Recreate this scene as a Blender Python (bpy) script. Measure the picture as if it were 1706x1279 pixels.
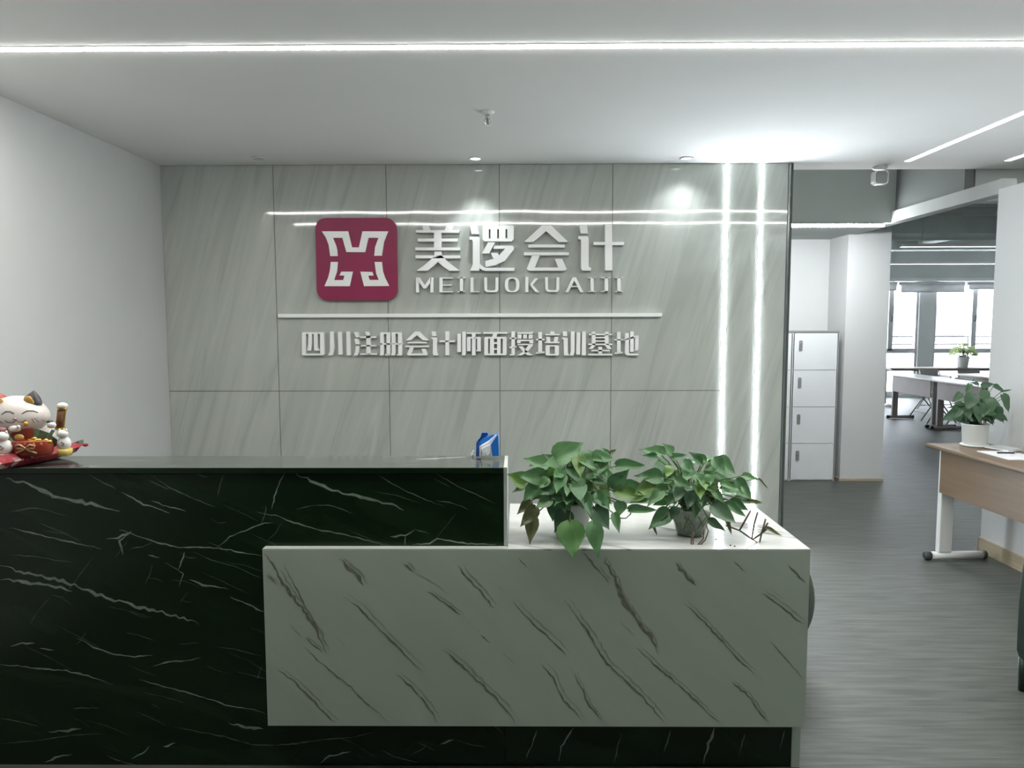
import bpy, math, random
from mathutils import Vector, Matrix
random.seed(7)
for o in list(bpy.data.objects): bpy.data.objects.remove(o)
S = bpy.context.scene
COL = S.collection

# ------------------------------------------------------------------ camera
FPX, PITCH, YAW, ROLL, ZC = 1202.1, 0.0836, 0.0089, -0.0022, 1.6028
cp, sp, cy, sy = math.cos(PITCH), math.sin(PITCH), math.cos(YAW), math.sin(YAW)
FW = Vector((-sy * cp, cy * cp, -sp)); R0 = Vector((cy, sy, 0)); U0 = R0.cross(FW)
RI = math.cos(ROLL) * R0 + math.sin(ROLL) * U0
UP = -math.sin(ROLL) * R0 + math.cos(ROLL) * U0
CAM = Vector((0, 0, ZC))
cd = bpy.data.cameras.new('camera'); co = bpy.data.objects.new('camera', cd); COL.objects.link(co)
cd.sensor_width = 36; cd.lens = FPX / 1706 * 36; cd.clip_start = .02; cd.clip_end = 300
m = Matrix((RI, UP, -FW)).transposed().to_4x4(); m.translation = CAM
co.matrix_world = m
S.camera = co

# ------------------------------------------------------------------ world (overcast daylight outside the classroom windows), exposure
w = bpy.data.worlds.new('overcast_sky'); S.world = w; w.use_nodes = True
bg = w.node_tree.nodes['Background']; bg.inputs[0].default_value = (.88, .94, 1, 1); bg.inputs[1].default_value = 18.0
S.view_settings.view_transform = 'Standard'; S.view_settings.look = 'None'
S.view_settings.exposure = 0.32; S.view_settings.gamma = 1; S.view_settings.use_curve_mapping = False
LED_CEIL, LED_WALL, LED_SIDE, LED_CORR, LED_CLASS = 80.0, 78.0, 6.0, 150.0, 2.0
SPOT_MID, SPOT_RIGHT = 17.0, 14.0

# main dimensions (metres; X right, Y away from the camera, Z up)
H = 2.721          # ceiling over the reception
D = 5.19           # face of the tiled wall
XL = -2.533        # left wall
ZJ = 1.119         # horizontal tile joint
XR = 3.25          # right partition face
YD, YW = 2.498, 2.462   # black counter front / white counter front
ZW, ZB, ZT = .8186, .172, 1.1

def at(px, py, axis, val):
    """where the sight line of a measured point meets a real plane of the room"""
    d = FW + RI * ((px - 853) / FPX) - UP * ((py - 639.5) / FPX)
    i = 'XYZ'.index(axis)
    return CAM + d * ((val - CAM[i]) / d[i])

# ------------------------------------------------------------------ materials
MATS = {}
def mat(name, col, rough=.5, spec=.5, metal=0, var=.06, scale=6, emit=0, bump=0, coat=0, trans=0):
    if name in MATS: return MATS[name]
    M = bpy.data.materials.new(name); M.use_nodes = True; nt = M.node_tree; n = nt.nodes; L = nt.links
    b = n['Principled BSDF']
    b.inputs['Roughness'].default_value = rough; b.inputs['Metallic'].default_value = metal
    b.inputs['Specular IOR Level'].default_value = spec
    if coat: b.inputs['Coat Weight'].default_value = coat; b.inputs['Coat Roughness'].default_value = .05
    if trans: b.inputs['Transmission Weight'].default_value = trans
    g = n.new('ShaderNodeNewGeometry'); t = n.new('ShaderNodeTexNoise'); t.inputs['Scale'].default_value = scale
    t.inputs['Detail'].default_value = 4
    L.new(g.outputs['Position'], t.inputs['Vector'])
    r = n.new('ShaderNodeValToRGB')
    c = Vector(col)
    r.color_ramp.elements[0].position = .3; r.color_ramp.elements[1].position = .7
    r.color_ramp.elements[0].color = (*(c * (1 - var)), 1); r.color_ramp.elements[1].color = (*[min(1, k * (1 + var)) for k in c], 1)
    L.new(t.outputs['Fac'], r.inputs['Fac']); L.new(r.outputs['Color'], b.inputs['Base Color'])
    if emit:
        L.new(r.outputs['Color'], b.inputs['Emission Color']); b.inputs['Emission Strength'].default_value = emit
    if bump:
        bm = n.new('ShaderNodeBump'); bm.inputs['Strength'].default_value = bump; bm.inputs['Distance'].default_value = .002
        L.new(t.outputs['Fac'], bm.inputs['Height']); L.new(bm.outputs['Normal'], b.inputs['Normal'])
    MATS[name] = M
    return M

def streaks(name, cols, rot, scl, rough, pos=(.35, .5, .65), distort=1.2, detail=6, spec=.5, bump=0, bscale=2.0, bdist=.002, fine=None):
    """anisotropic noise: marble print, carpet streaks, wood grain"""
    M = bpy.data.materials.new(name); M.use_nodes = True; nt = M.node_tree; n = nt.nodes; L = nt.links
    b = n['Principled BSDF']; b.inputs['Roughness'].default_value = rough; b.inputs['Specular IOR Level'].default_value = spec
    g = n.new('ShaderNodeNewGeometry'); mp = n.new('ShaderNodeMapping'); mp.vector_type = 'TEXTURE'
    mp.inputs['Rotation'].default_value = rot; mp.inputs['Scale'].default_value = [1 / s for s in scl]
    L.new(g.outputs['Position'], mp.inputs['Vector'])
    t = n.new('ShaderNodeTexNoise'); t.inputs['Scale'].default_value = 1; t.inputs['Detail'].default_value = detail
    t.inputs['Distortion'].default_value = distort
    L.new(mp.outputs['Vector'], t.inputs['Vector'])
    r = n.new('ShaderNodeValToRGB'); e = r.color_ramp.elements
    while len(e) < len(cols): e.new(.5)
    for k, (p_, c) in enumerate(zip(pos, cols)): e[k].position = p_; e[k].color = (*c, 1)
    L.new(t.outputs['Fac'], r.inputs['Fac'])
    out = r.outputs['Color']
    if fine:
        t2 = n.new('ShaderNodeTexNoise'); t2.inputs['Scale'].default_value = fine[0]; t2.inputs['Detail'].default_value = 3
        L.new(g.outputs['Position'], t2.inputs['Vector'])
        mr = n.new('ShaderNodeMapRange'); mr.inputs['To Min'].default_value = 1 - fine[1]; mr.inputs['To Max'].default_value = 1 + fine[1]
        L.new(t2.outputs['Fac'], mr.inputs['Value'])
        mx = n.new('ShaderNodeMix'); mx.data_type = 'RGBA'; mx.blend_type = 'MULTIPLY'; mx.inputs['Factor'].default_value = 1
        L.new(out, mx.inputs[6]); L.new(mr.outputs['Result'], mx.inputs[7]); out = mx.outputs[2]
    L.new(out, b.inputs['Base Color'])
    if bump:
        tb = n.new('ShaderNodeTexNoise'); tb.inputs['Scale'].default_value = bscale; tb.inputs['Detail'].default_value = 1
        L.new(g.outputs['Position'], tb.inputs['Vector'])
        bm = n.new('ShaderNodeBump'); bm.inputs['Strength'].default_value = bump; bm.inputs['Distance'].default_value = bdist
        L.new(tb.outputs['Fac'], bm.inputs['Height']); L.new(bm.outputs['Normal'], b.inputs['Normal'])
    MATS[name] = M
    return M

def leafmat(name, c1, c2, rough=.38):
    M = bpy.data.materials.new(name); M.use_nodes = True; nt = M.node_tree; n = nt.nodes; L = nt.links
    b = n['Principled BSDF']; b.inputs['Roughness'].default_value = rough; b.inputs['Specular IOR Level'].default_value = .5
    oi = n.new('ShaderNodeObjectInfo'); r = n.new('ShaderNodeValToRGB')
    r.color_ramp.elements[0].color = (*c1, 1); r.color_ramp.elements[1].color = (*c2, 1)
    L.new(oi.outputs['Random'], r.inputs['Fac'])
    tc = n.new('ShaderNodeTexCoord'); t = n.new('ShaderNodeTexNoise'); t.inputs['Scale'].default_value = 7; t.inputs['Detail'].default_value = 4
    mp = n.new('ShaderNodeMapping'); mp.inputs['Scale'].default_value = (.5, 3, 1)
    L.new(tc.outputs['Object'], mp.inputs['Vector']); L.new(mp.outputs['Vector'], t.inputs['Vector'])
    mr = n.new('ShaderNodeMapRange'); mr.inputs['To Min'].default_value = .65; mr.inputs['To Max'].default_value = 1.35
    L.new(t.outputs['Fac'], mr.inputs['Value'])
    mx = n.new('ShaderNodeMix'); mx.data_type = 'RGBA'; mx.blend_type = 'MULTIPLY'; mx.inputs['Factor'].default_value = 1
    L.new(r.outputs['Color'], mx.inputs[6]); L.new(mr.outputs['Result'], mx.inputs[7])
    L.new(mx.outputs[2], b.inputs['Base Color'])
    tr = n.new('ShaderNodeBsdfTranslucent'); L.new(mx.outputs[2], tr.inputs['Color'])
    ms = n.new('ShaderNodeMixShader'); ms.inputs[0].default_value = .22
    L.new(b.outputs[0], ms.inputs[1]); L.new(tr.outputs[0], ms.inputs[2]); L.new(ms.outputs[0], n['Material Output'].inputs[0])
    MATS[name] = M
    return M

def panemat(name, tint=(.95, .97, 1), gloss=.06, rough=.02):
    M = bpy.data.materials.new(name); M.use_nodes = True; nt = M.node_tree; n = nt.nodes; L = nt.links
    t = n.new('ShaderNodeBsdfTransparent'); t.inputs[0].default_value = (*tint, 1)
    g = n.new('ShaderNodeBsdfGlossy'); g.inputs['Roughness'].default_value = rough
    ms = n.new('ShaderNodeMixShader'); ms.inputs[0].default_value = gloss
    L.new(t.outputs[0], ms.inputs[1]); L.new(g.outputs[0], ms.inputs[2]); L.new(ms.outputs[0], n['Material Output'].inputs[0])
    MATS[name] = M
    return M

TILE = streaks('grey_marble_tile', [(.36, .385, .35), (.405, .43, .395), (.43, .455, .42), (.465, .49, .455)], (0, math.radians(16), 0), (10, 1, .75), .045,
               (.33, .45, .58, .72), 1.6, 8, .5, .35, 1.6, .004)
DARK = streaks('black_green_marble', [(.003, .012, .003), (.005, .018, .005), (.012, .030, .013)], (0, math.radians(22), 0), (1.2, 1, 5), .25, (.3, .55, .8), 2.0, 7, .35)
DARKTOP = streaks('black_marble_ledge', [(.06, .07, .06), (.085, .095, .085), (.34, .36, .34)], (0, 0, math.radians(14)), (1.5, 9, 1), .1, (.3, .655, .69), 2.2, 7, .6)
WHITE = streaks('white_marble', [(.385, .44, .365), (.415, .475, .40), (.435, .49, .415)], (0, math.radians(45), 0), (.7, 1, 4), .3, (.3, .5, .7), 1.0, 5, .4)
WHITETOP = streaks('white_marble_polished', [(.24, .24, .23), (.56, .57, .55), (.60, .61, .60)], (0, 0, math.radians(-28)), (1.6, 9, 1), .07, (.29, .38, .6), 1.6, 6, .6)
CARPET = streaks('grey_streaked_carpet', [(.045, .051, .043), (.07, .077, .066), (.102, .109, .095)], (0, 0, 0), (3.2, 42, 1), .5, (.30, .5, .70), .6, 8, .5, fine=(260, .28))
WOOD = streaks('tan_wood_laminate', [(.145, .10, .06), (.165, .115, .072), (.185, .13, .083)], (0, 0, 0), (18, 1.2, 18), .4, (.3, .5, .7), .8, 5, .35)
BASEB = streaks('oak_skirting', [(.36, .30, .21), (.42, .35, .25), (.46, .39, .28)], (0, 0, 0), (3, 3, 30), .5, (.3, .5, .7), .8, 4, .3)
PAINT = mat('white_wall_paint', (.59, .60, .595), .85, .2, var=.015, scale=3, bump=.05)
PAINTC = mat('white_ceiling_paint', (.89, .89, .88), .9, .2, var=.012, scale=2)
GREYP = mat('grey_bulkhead_paint', (.46, .49, .475), .85, .2, var=.03, scale=3)
GREYC = mat('grey_open_ceiling_paint', (.48, .52, .49), .9, .2, var=.10, scale=2)
GREYT = mat('shade_toned_transom_grey', (.17, .185, .18), .85, .2, var=.03, scale=3)  # shade put into the colour: darkened so the brightly lit transom matches the bulkhead
BEAMP = mat('pale_header_paint', (.40, .42, .41), .85, .2, var=.03)
SIGN = mat('white_acrylic', (.88, .89, .88), .28, .45, var=.01)
CRIM = mat('crimson_acrylic', (.27, .028, .085), .35, .2, var=.06, scale=5)
TRIMM = mat('dark_steel_trim', (.16, .18, .18), .22, .5, metal=.6, var=.05)
GROUT = mat('joint_dark_grey', (.10, .11, .10), .9, .1)  # dark grey behind the tile joints and the locker door gaps
WHITEM = mat('white_powder_coat', (.74, .75, .74), .4, .4, var=.02)
LOCKW = mat('white_locker_enamel', (.73, .75, .76), .35, .4, var=.012)
DARKP = mat('dark_grey_plastic', (.045, .05, .048), .45, .4)
MIDG = mat('mid_grey_plastic', (.22, .235, .23), .5, .4)
CHROME = mat('brushed_metal', (.55, .56, .55), .25, .5, metal=.9)
EMC = mat('ceiling_light_strip', (1, 1, .95), .5, var=0, emit=LED_CEIL)
EMW = mat('wall_light_strip', (.86, .93, 1), .5, var=0, emit=LED_WALL)
EMS = mat('aisle_light_strip', (.96, .98, 1), .5, var=0, emit=LED_SIDE)
EMK = mat('corridor_light_strip', (.95, .98, 1), .5, var=0, emit=LED_CORR)
EMR = mat('classroom_light_strip', (.95, 1, 1), .5, var=0, emit=LED_CLASS)
EMD = mat('lit_downlight_lens', (.95, .98, 1), .5, var=0, emit=9)
OFFD = mat('unlit_downlight_lens', (.5, .52, .5), .35)
VEIND = mat('pale_green_vein', (.20, .245, .205), .3, .4, var=.25, scale=40)
VEINF = mat('faint_green_vein', (.09, .125, .095), .3, .4, var=.3, scale=40)
VEINW = mat('olive_grey_vein', (.17, .18, .145), .35, .3, var=.3, scale=60)
VEINL = mat('faint_olive_vein', (.29, .32, .265), .35, .3, var=.12, scale=60)
PALE = mat('pale_edge_band', (.50, .53, .49), .35, .4, var=.02)
LEAF = leafmat('pothos_leaf', (.055, .15, .06), (.14, .28, .12))
LEAFY = leafmat('pothos_leaf_yellow_green', (.13, .24, .06), (.17, .29, .085))
LEAFV = leafmat('pothos_leaf_bright', (.10, .22, .07), (.12, .25, .08))
LEAFB = leafmat('pothos_leaf_bronze', (.11, .125, .055), (.14, .16, .07))
LEAFD = leafmat('dark_pothos_leaf', (.05, .11, .06), (.09, .165, .09))
LEAFF = leafmat('pale_yellow_green_leaf', (.30, .40, .16), (.45, .52, .26)); LEAFF.node_tree.nodes['Mix Shader'].inputs[0].default_value = .55  # pale yellow-green window plant, more translucent than the pothos
STEM = mat('green_stem', (.10, .15, .06), .5)
STEMB = mat('brown_stem', (.09, .075, .045), .6)
ROOT = mat('rusty_root', (.16, .09, .05), .7)
SOIL = mat('dark_soil', (.05, .05, .035), .95, .1, var=.4, scale=60)
MOSS = mat('grey_green_moss', (.27, .31, .24), .9, .1, var=.35, scale=70)
POTW = mat('white_plastic_pot', (.68, .70, .68), .4, .4, var=.02)
POTG = mat('pale_grey_plastic_pot', (.50, .53, .50), .4, .4, var=.03)
BOWL = panemat('clear_plastic_bowl', (.86, .90, .86), .14, .12)
WGLASS = panemat('window_glass', (.97, .98, 1), .05, .01)
FRAME = mat('grey_aluminium', (.50, .51, .51), .5, .4)
BLIND = leafmat('grey_roller_blind', (.62, .62, .62), (.66, .66, .66), .8); BLIND.node_tree.nodes['Mix Shader'].inputs[0].default_value = .25
CONC = mat('pale_facade', (.78, .77, .77), .9, .1, var=.03, scale=.6)
FWIN = mat('pale_facade_glass', (.085, .09, .10), .6, .1)
RAIL = mat('grey_railing', (.04, .042, .045), .5)
PANELB = mat('brown_modesty_panel', (.30, .25, .225), .5, .3, var=.05)
TTOP = mat('cream_table_top', (.62, .58, .52), .3, .5, var=.03)
SEATW = mat('pale_wood_seat', (.52, .47, .40), .45, .4)
LEGB = mat('grey_brown_steel', (.30, .28, .265), .5, .4)
CHAIRB = mat('dark_chair_plastic', (.34, .34, .33), .5)
GREEN = mat('dark_green_leatherette', (.012, .028, .018), .38, .45, var=.12, scale=14)
POUF = mat('grey_green_vinyl', (.055, .068, .055), .42, .4, var=.08)
CER = mat('cream_ceramic', (.66, .60, .56), .25, .5, var=.03)
CERW = mat('white_ceramic', (.72, .71, .68), .3, .5)
REDC = mat('red_orange_ceramic', (.30, .045, .02), .35, .5, var=.15, scale=30)
GOLD = mat('gold_glaze', (.60, .36, .06), .22, .5, metal=.7)
OCHRE = mat('ochre_ceramic', (.42, .24, .05), .35)
BLACKC = mat('charcoal_ceramic', (.055, .05, .055), .35, var=.2, scale=40)
YEL = mat('yellow_ceramic', (.55, .40, .10), .35)
PINK = mat('dusty_pink_glaze', (.42, .20, .20), .4, var=.2, scale=40)
GRN = mat('dull_green_glaze', (.09, .15, .10), .4, var=.3, scale=60)
BROWN = mat('brown_velvet', (.13, .055, .02), .7, var=.2, scale=50)
TANB = mat('tan_ribbon_glaze', (.50, .30, .15), .4)
LINE = mat('dark_painted_line', (.10, .075, .06), .5)
REDCL = streaks('red_brocade', [(.20, .012, .022), (.24, .02, .03), (.26, .03, .045), (.52, .40, .34)], (0, 0, 0), (30, 30, 30), .55, (.3, .48, .58, .64), .5, 3, .3)
BLUE = mat('blue_plastic', (.015, .16, .52), .3, .5, var=.1)
BLUED = mat('deep_blue_plastic', (.008, .07, .27), .35, .5, var=.1)
TISS = mat('white_tissue', (.78, .80, .84), .8, .1)
PAPER = mat('white_paper', (.80, .80, .82), .7, .2, var=.02)
INK = mat('dark_pen_plastic', (.03, .03, .045), .4)

# ------------------------------------------------------------------ mesh helpers
class MB:
    def __init__(s): s.v = []; s.f = []; s.m = []; s.sm = False
    def add(s, vs, fs, mi=0):
        k = len(s.v); s.v += [tuple(v) for v in vs]; s.f += [tuple(k + i for i in f) for f in fs]; s.m += [mi] * len(fs); return s
    def box(s, x0, x1, y0, y1, z0, z1, mi=0):
        v = [(x, y, z) for z in (z0, z1) for y in (y0, y1) for x in (x0, x1)]
        return s.add(v, [(0, 2, 3, 1), (4, 5, 7, 6), (0, 1, 5, 4), (2, 6, 7, 3), (0, 4, 6, 2), (1, 3, 7, 5)], mi)
    def prism(s, pts, off, mi=0):
        n = len(pts); off = Vector(off); p = [Vector(q) for q in pts]
        return s.add(p + [q + off for q in p], [tuple(range(n)), tuple(range(2 * n - 1, n - 1, -1))] +
                     [(i, i + n, (i + 1) % n + n, (i + 1) % n) for i in range(n)], mi)
    def tube(s, pts, r, n=8, mi=0, flat=1.0):
        pts = [Vector(p) for p in pts]; rs = r if isinstance(r, (list, tuple)) else [r] * len(pts)
        vs = []; fs = []; prev = None
        for i, p in enumerate(pts):
            t = (pts[min(i + 1, len(pts) - 1)] - pts[max(i - 1, 0)]).normalized()
            a = t.orthogonal().normalized() if prev is None else (prev - t * prev.dot(t)).normalized()
            prev = a; b = t.cross(a)
            for k in range(n):
                q = 2 * math.pi * k / n
                vs.append(p + (a * math.cos(q) + b * math.sin(q) * flat) * rs[i])
        for i in range(len(pts) - 1):
            for k in range(n):
                fs.append((i * n + k, i * n + (k + 1) % n, (i + 1) * n + (k + 1) % n, (i + 1) * n + k))
        fs.append(tuple(range(n - 1, -1, -1))); fs.append(tuple(range((len(pts) - 1) * n, len(pts) * n)))
        return s.add(vs, fs, mi)
    def lathe(s, prof, c=(0, 0, 0), n=24, mi=0, sx=1, sy=1):
        vs = []; fs = []
        for r, z in prof:
            for k in range(n):
                q = 2 * math.pi * k / n
                vs.append((c[0] + r * math.cos(q) * sx, c[1] + r * math.sin(q) * sy, c[2] + z))
        for i in range(len(prof) - 1):
            for k in range(n):
                fs.append((i * n + k, i * n + (k + 1) % n, (i + 1) * n + (k + 1) % n, (i + 1) * n + k))
        fs.append(tuple(range(n - 1, -1, -1))); fs.append(tuple(range((len(prof) - 1) * n, len(prof) * n)))
        return s.add(vs, fs, mi)
    def ball(s, c, r, n=16, mi=0, fn=None, rot=None):
        rx, ry, rz = r if isinstance(r, (list, tuple)) else (r, r, r)
        vs = []; fs = []; h = n // 2
        for i in range(h + 1):
            a = math.pi * i / h - math.pi / 2
            for k in range(n):
                q = 2 * math.pi * k / n
                p = Vector((math.cos(a) * math.cos(q), math.cos(a) * math.sin(q), math.sin(a)))
                if fn: p = Vector(fn(p))
                p = Vector((p.x * rx, p.y * ry, p.z * rz))
                if rot: p = rot @ p
                vs.append(p + Vector(c))
        for i in range(h):
            for k in range(n):
                fs.append((i * n + k, i * n + (k + 1) % n, (i + 1) * n + (k + 1) % n, (i + 1) * n + k))
        return s.add(vs, fs, mi)
    def build(s, name, material, parent=None, smooth=False, bevel=0, loc=None):
        me = bpy.data.meshes.new(name); me.from_pydata(s.v, [], s.f)
        for mm in (material if isinstance(material, (list, tuple)) else [material]): me.materials.append(mm)
        for p_, k in zip(me.polygons, s.m): p_.material_index = k
        if smooth:
            me.polygons.foreach_set('use_smooth', [True] * len(me.polygons))
        me.update()
        o = bpy.data.objects.new(name, me); COL.objects.link(o)
        if parent: o.parent = parent
        if loc: o.location = loc
        if bevel:
            b = o.modifiers.new('soft_edge', 'BEVEL'); b.width = bevel; b.segments = 2; b.limit_method = 'ANGLE'
        return o

def tag(o, label, cat, group=None):
    o['label'] = label; o['category'] = cat
    if group: o['group'] = group
    return o
def struct(o): o['kind'] = 'structure'; return o
def empty(name, label, cat, loc=(0, 0, 0), rz=0, group=None):
    o = bpy.data.objects.new(name, None); COL.objects.link(o); o.location = loc; o.rotation_euler = (0, 0, rz); o.empty_display_size = .1
    return tag(o, label, cat, group)
def copytree(o, parent=None):
    c = o.copy(); COL.objects.link(c); c.parent = parent
    for ch in list(o.children): copytree(ch, c)
    return c
def bx(name, material, parent, x0, x1, y0, y1, z0, z1, bevel=0): return MB().box(x0, x1, y0, y1, z0, z1).build(name, material, parent, bevel=bevel)

# ------------------------------------------------------------------ shell of the place
XE, YE = 13.0, 15.5     # far right wall, window wall
struct(bx('floor', CARPET, None, -3.2, XE + .3, -4.8, YE + .4, -.12, 0))
# white ceiling, slotted where the light strips are recessed
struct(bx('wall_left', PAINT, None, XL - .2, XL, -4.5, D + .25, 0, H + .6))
struct(bx('wall_front', GREYP, None, XL - .2, 6.2, -4.7, -4.5, 0, H + .6))

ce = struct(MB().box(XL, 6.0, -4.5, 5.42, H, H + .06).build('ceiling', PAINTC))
struct(bx('ceiling_open', GREYC, None, XL - .2, XE + .3, 5.42, YE + .4, 3.25, 3.4))
struct(bx('ceiling_upstand', PAINTC, None, XL, 6.0, 5.40, 5.46, H + .06, 3.25))

# tiled wall
wb = struct(bx('wall_back', GROUT, None, XL, 1.935, D + .004, D + .21, 0, H))
xs = [XL + .8 * i for i in range(6)]
g = .0022
for i in range(5):
    for (z0, z1) in ((0, ZJ), (ZJ, H)):
        x1 = xs[i + 1] if i < 4 else 1.467 - .014
        bx('tile', TILE, wb, xs[i] + g, x1 - g, D, D + .01, z0 + g, z1 - g)
for (x0, x1) in ((1.483, 1.697), (1.727, 1.900)):
    bx('tile', TILE, wb, x0 + g, x1 - g, D, D + .01, g, H - g)
t1 = struct(MB().prism([(1.900, D - .006, 0), (1.912, D - .012, 0), (1.938, D + .02, 0), (1.938, D + .22, 0), (1.900, D + .22, 0)], (0, 0, H)).build('trim_1', TRIMM))
for xc, lab in ((1.468, 'vertical white light strip beside the marbled tiles of the sign wall'), (1.712, 'vertical white light strip next to the dark steel wall edge')):
    r = empty('wall_light_strip', lab, 'strip light', (xc, D, 0), group='vertical light strips in the sign wall')
    bx('channel', WHITEM, r, -.0145, .0145, -.002, .0035, .01, H - .005)
    bx('diffuser', EMW, r, -.0115, .0115, -.0042, -.002, .012, H - .007)

# right partition, header, column, corridor walls, grey bulkheads
struct(bx('wall_right', PAINT, None, XR, XR + .14, -4.5, 5.0, 0, 2.50))
bb = struct(MB().box(XR - .012, XR, -4.5, 5.005, 0, .10).box(XR - .012, XR + .152, 5.0, 5.012, 0, .10).build('baseboard_right', BASEB))
struct(bx('wall_header', BEAMP, None, XR + .02, XR + .12, 5.0, 6.45, 2.475, 2.572))
struct(bx('wall_transom', GREYT, None, XR + .05, XR + .12, 5.47, 6.45, 2.572, 3.25))
struct(MB().box(1.2, XR + .12, 6.45, 7.28, 2.475, 3.25).box(1.2, 3.275, 7.28, 7.9, 2.475, 3.25).build('wall_bulkhead', GREYP))
struct(bx('wall_fascia', GREYP, None, XR + .13, 6.5, 5.47, 5.6, 2.50, 3.25))
struct(bx('wall_column', PAINT, None, 3.275, 3.70, 7.28, 7.75, 0, 3.25))
struct(bx('wall_corridor', PAINT, None, 1.2, 3.275, 7.70, 7.85, 0, 2.475))
struct(bx('wall_passage', PAINT, None, 1.2, 1.35, D + .22, 7.7, 0, 3.25))
struct(MB().box(3.262, 3.713, 7.267, 7.28, 0, .022).box(3.262, 3.275, 7.28, 7.70, 0, .022).box(3.70, 3.713, 7.28, 7.75, 0, .022).build('baseboard_column', BASEB))
struct(bx('wall_classroom', PAINT, None, 3.40, 3.70, 7.75, YE, 0, 3.25))
struct(bx('wall_far_right', PAINT, None, XE, XE + .2, 2.0, YE, 0, 3.25))
struct(bx('wall_near_right', PAINT, None, XR + .14, XE + .2, 1.9, 2.0, 0, 3.25))
struct(bx('ceiling_side', GREYC, None, 6.0, XE + .3, 1.9, 5.42, 3.25, 3.4))
struct(bx('wall_side_fascia', PAINT, None, 5.94, 6.0, 1.9, 5.47, H + .06, 3.25))

# ------------------------------------------------------------------ ceiling lights of the reception
def ceil_strip(label, x0, x1, y0, y1, em, group):
    xm, ym = (x0 + x1) / 2, (y0 + y1) / 2
    r = empty('ceiling_light_strip', label, 'strip light', (xm, ym, H), group=group)
    hx, hy = (x1 - x0) / 2, (y1 - y0) / 2
    e = .004
    MB().box(-hx - e, hx + e, -hy - e, -hy, -.003, 0).box(-hx - e, hx + e, hy, hy + e, -.003, 0).box(-hx - e, -hx, -hy, hy, -.003, 0).box(hx, hx + e, -hy, hy, -.003, 0).build('frame', WHITEM, r)
    bx('diffuser', em, r, -hx, hx, -hy, hy, -.005, -.0005)
ceil_strip('long white ceiling light strip crossing above the black counter', XL + .02, 5.2, 3.004, 3.038, EMC, 'cross ceiling light strips')
ceil_strip('white ceiling light strip running parallel in front of the counter', XL + .02, 5.2, 2.165, 2.199, EMC, 'cross ceiling light strips')
ceil_strip('white ceiling light strip along the aisle, ending near the security camera', 2.68, 2.72, -.5, 5.14, EMS, 'aisle ceiling light strips')
ceil_strip('white ceiling light strip ending over the top of the right partition', 3.37, 3.41, -.5, 5.14, EMS, 'aisle ceiling light strips')

def downlight(x, y, label, lit, watts):
    r = empty('downlight', label, 'downlight', (x, y, H), group='recessed ceiling downlights')
    MB().lathe([(.034, -.001), (.046, -.001), (.048, -.006), (.044, -.010), (.036, -.008), (.034, -.001)], n=28).build('trim_ring', WHITEM, r, smooth=True)
    MB().lathe([(.001, -.003), (.033, -.003), (.033, -.001), (.001, -.001)], n=24).build('lens', EMD if lit else OFFD, r)
    if lit:
        l = bpy.data.lights.new('downlight_beam', 'SPOT'); l.energy = watts; l.spot_size = math.radians(lit[0]); l.spot_blend = lit[1]; l.shadow_soft_size = .03
        l.color = (.92, .96, 1)
        o = bpy.data.objects.new('beam', l); COL.objects.link(o); o.parent = r; o.location = (0, 0, -.02)
        o.rotation_euler = (math.radians(lit[2]), 0, 0)
downlight(-1.75, 4.97, 'unlit round downlight above the plain tiles near the left wall', None, 0)
downlight(-.29, 5.0, 'lit round downlight above the large raised characters', (72, .6, 6), SPOT_MID)
downlight(1.145, 5.02, 'lit round downlight near the vertical light strips', (110, 1, 4), SPOT_RIGHT)

# sprinkler
r = empty('ceiling_sprinkler', 'small metal fire sprinkler hanging from the white ceiling', 'sprinkler', (-.162, 3.93, H))
MB().lathe([(.004, 0), (.037, 0), (.037, -.004), (.030, -.012), (.014, -.016)], n=24).build('escutcheon', WHITEM, r, smooth=True)
MB().lathe([(.012, -.014), (.012, -.034), (.008, -.038), (.006, -.062)], n=14).build('body', CHROME, r, smooth=True)
MB().tube([(-.012, 0, -.034), (-.015, 0, -.052), (-.004, 0, -.07)], .003, 6).tube([(.012, 0, -.034), (.015, 0, -.052), (.004, 0, -.07)], .003, 6).build('yoke', CHROME, r)
MB().lathe([(.003, -.068), (.017, -.070), (.017, -.073), (.003, -.074)], n=14).build('deflector', CHROME, r)

# security camera at the ceiling edge
r = empty('security_camera', 'white security camera with grey face under the ceiling edge', 'camera', (2.605, 5.33, H))
MB().lathe([(.005, 0), (.05, 0), (.05, -.012), (.04, -.02), (.005, -.02)], n=24).build('mount', WHITEM, r, smooth=True)
MB().tube([(0, .01, -.018), (0, .01, -.045)], .016, 10).build('neck', WHITEM, r)
def rrect(hx, z0, z1, rad, y, n=5):
    pts = []
    for cx_, cz_, a0 in ((hx - rad, z1 - rad, 0), (-hx + rad, z1 - rad, 90), (-hx + rad, z0 + rad, 180), (hx - rad, z0 + rad, 270)):
        for k in range(n + 1):
            a = math.radians(a0 + 90 * k / n); pts.append((cx_ + rad * math.cos(a), y, cz_ + rad * math.sin(a)))
    return pts
MB().prism(rrect(.05, -.128, -.03, .024, -.03), (0, .055, 0)).build('housing', WHITEM, r)
MB().prism(rrect(.042, -.122, -.038, .02, -.034), (0, .006, 0)).build('face', MIDG, r)
MB().lathe([(.001, 0), (.016, 0), (.014, .006), (.001, .007)], n=16).build('lens', DARKP, r)
r.children[-1].rotation_euler = (math.radians(90), 0, 0); r.children[-1].location = (0, -.033, -.08)

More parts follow.
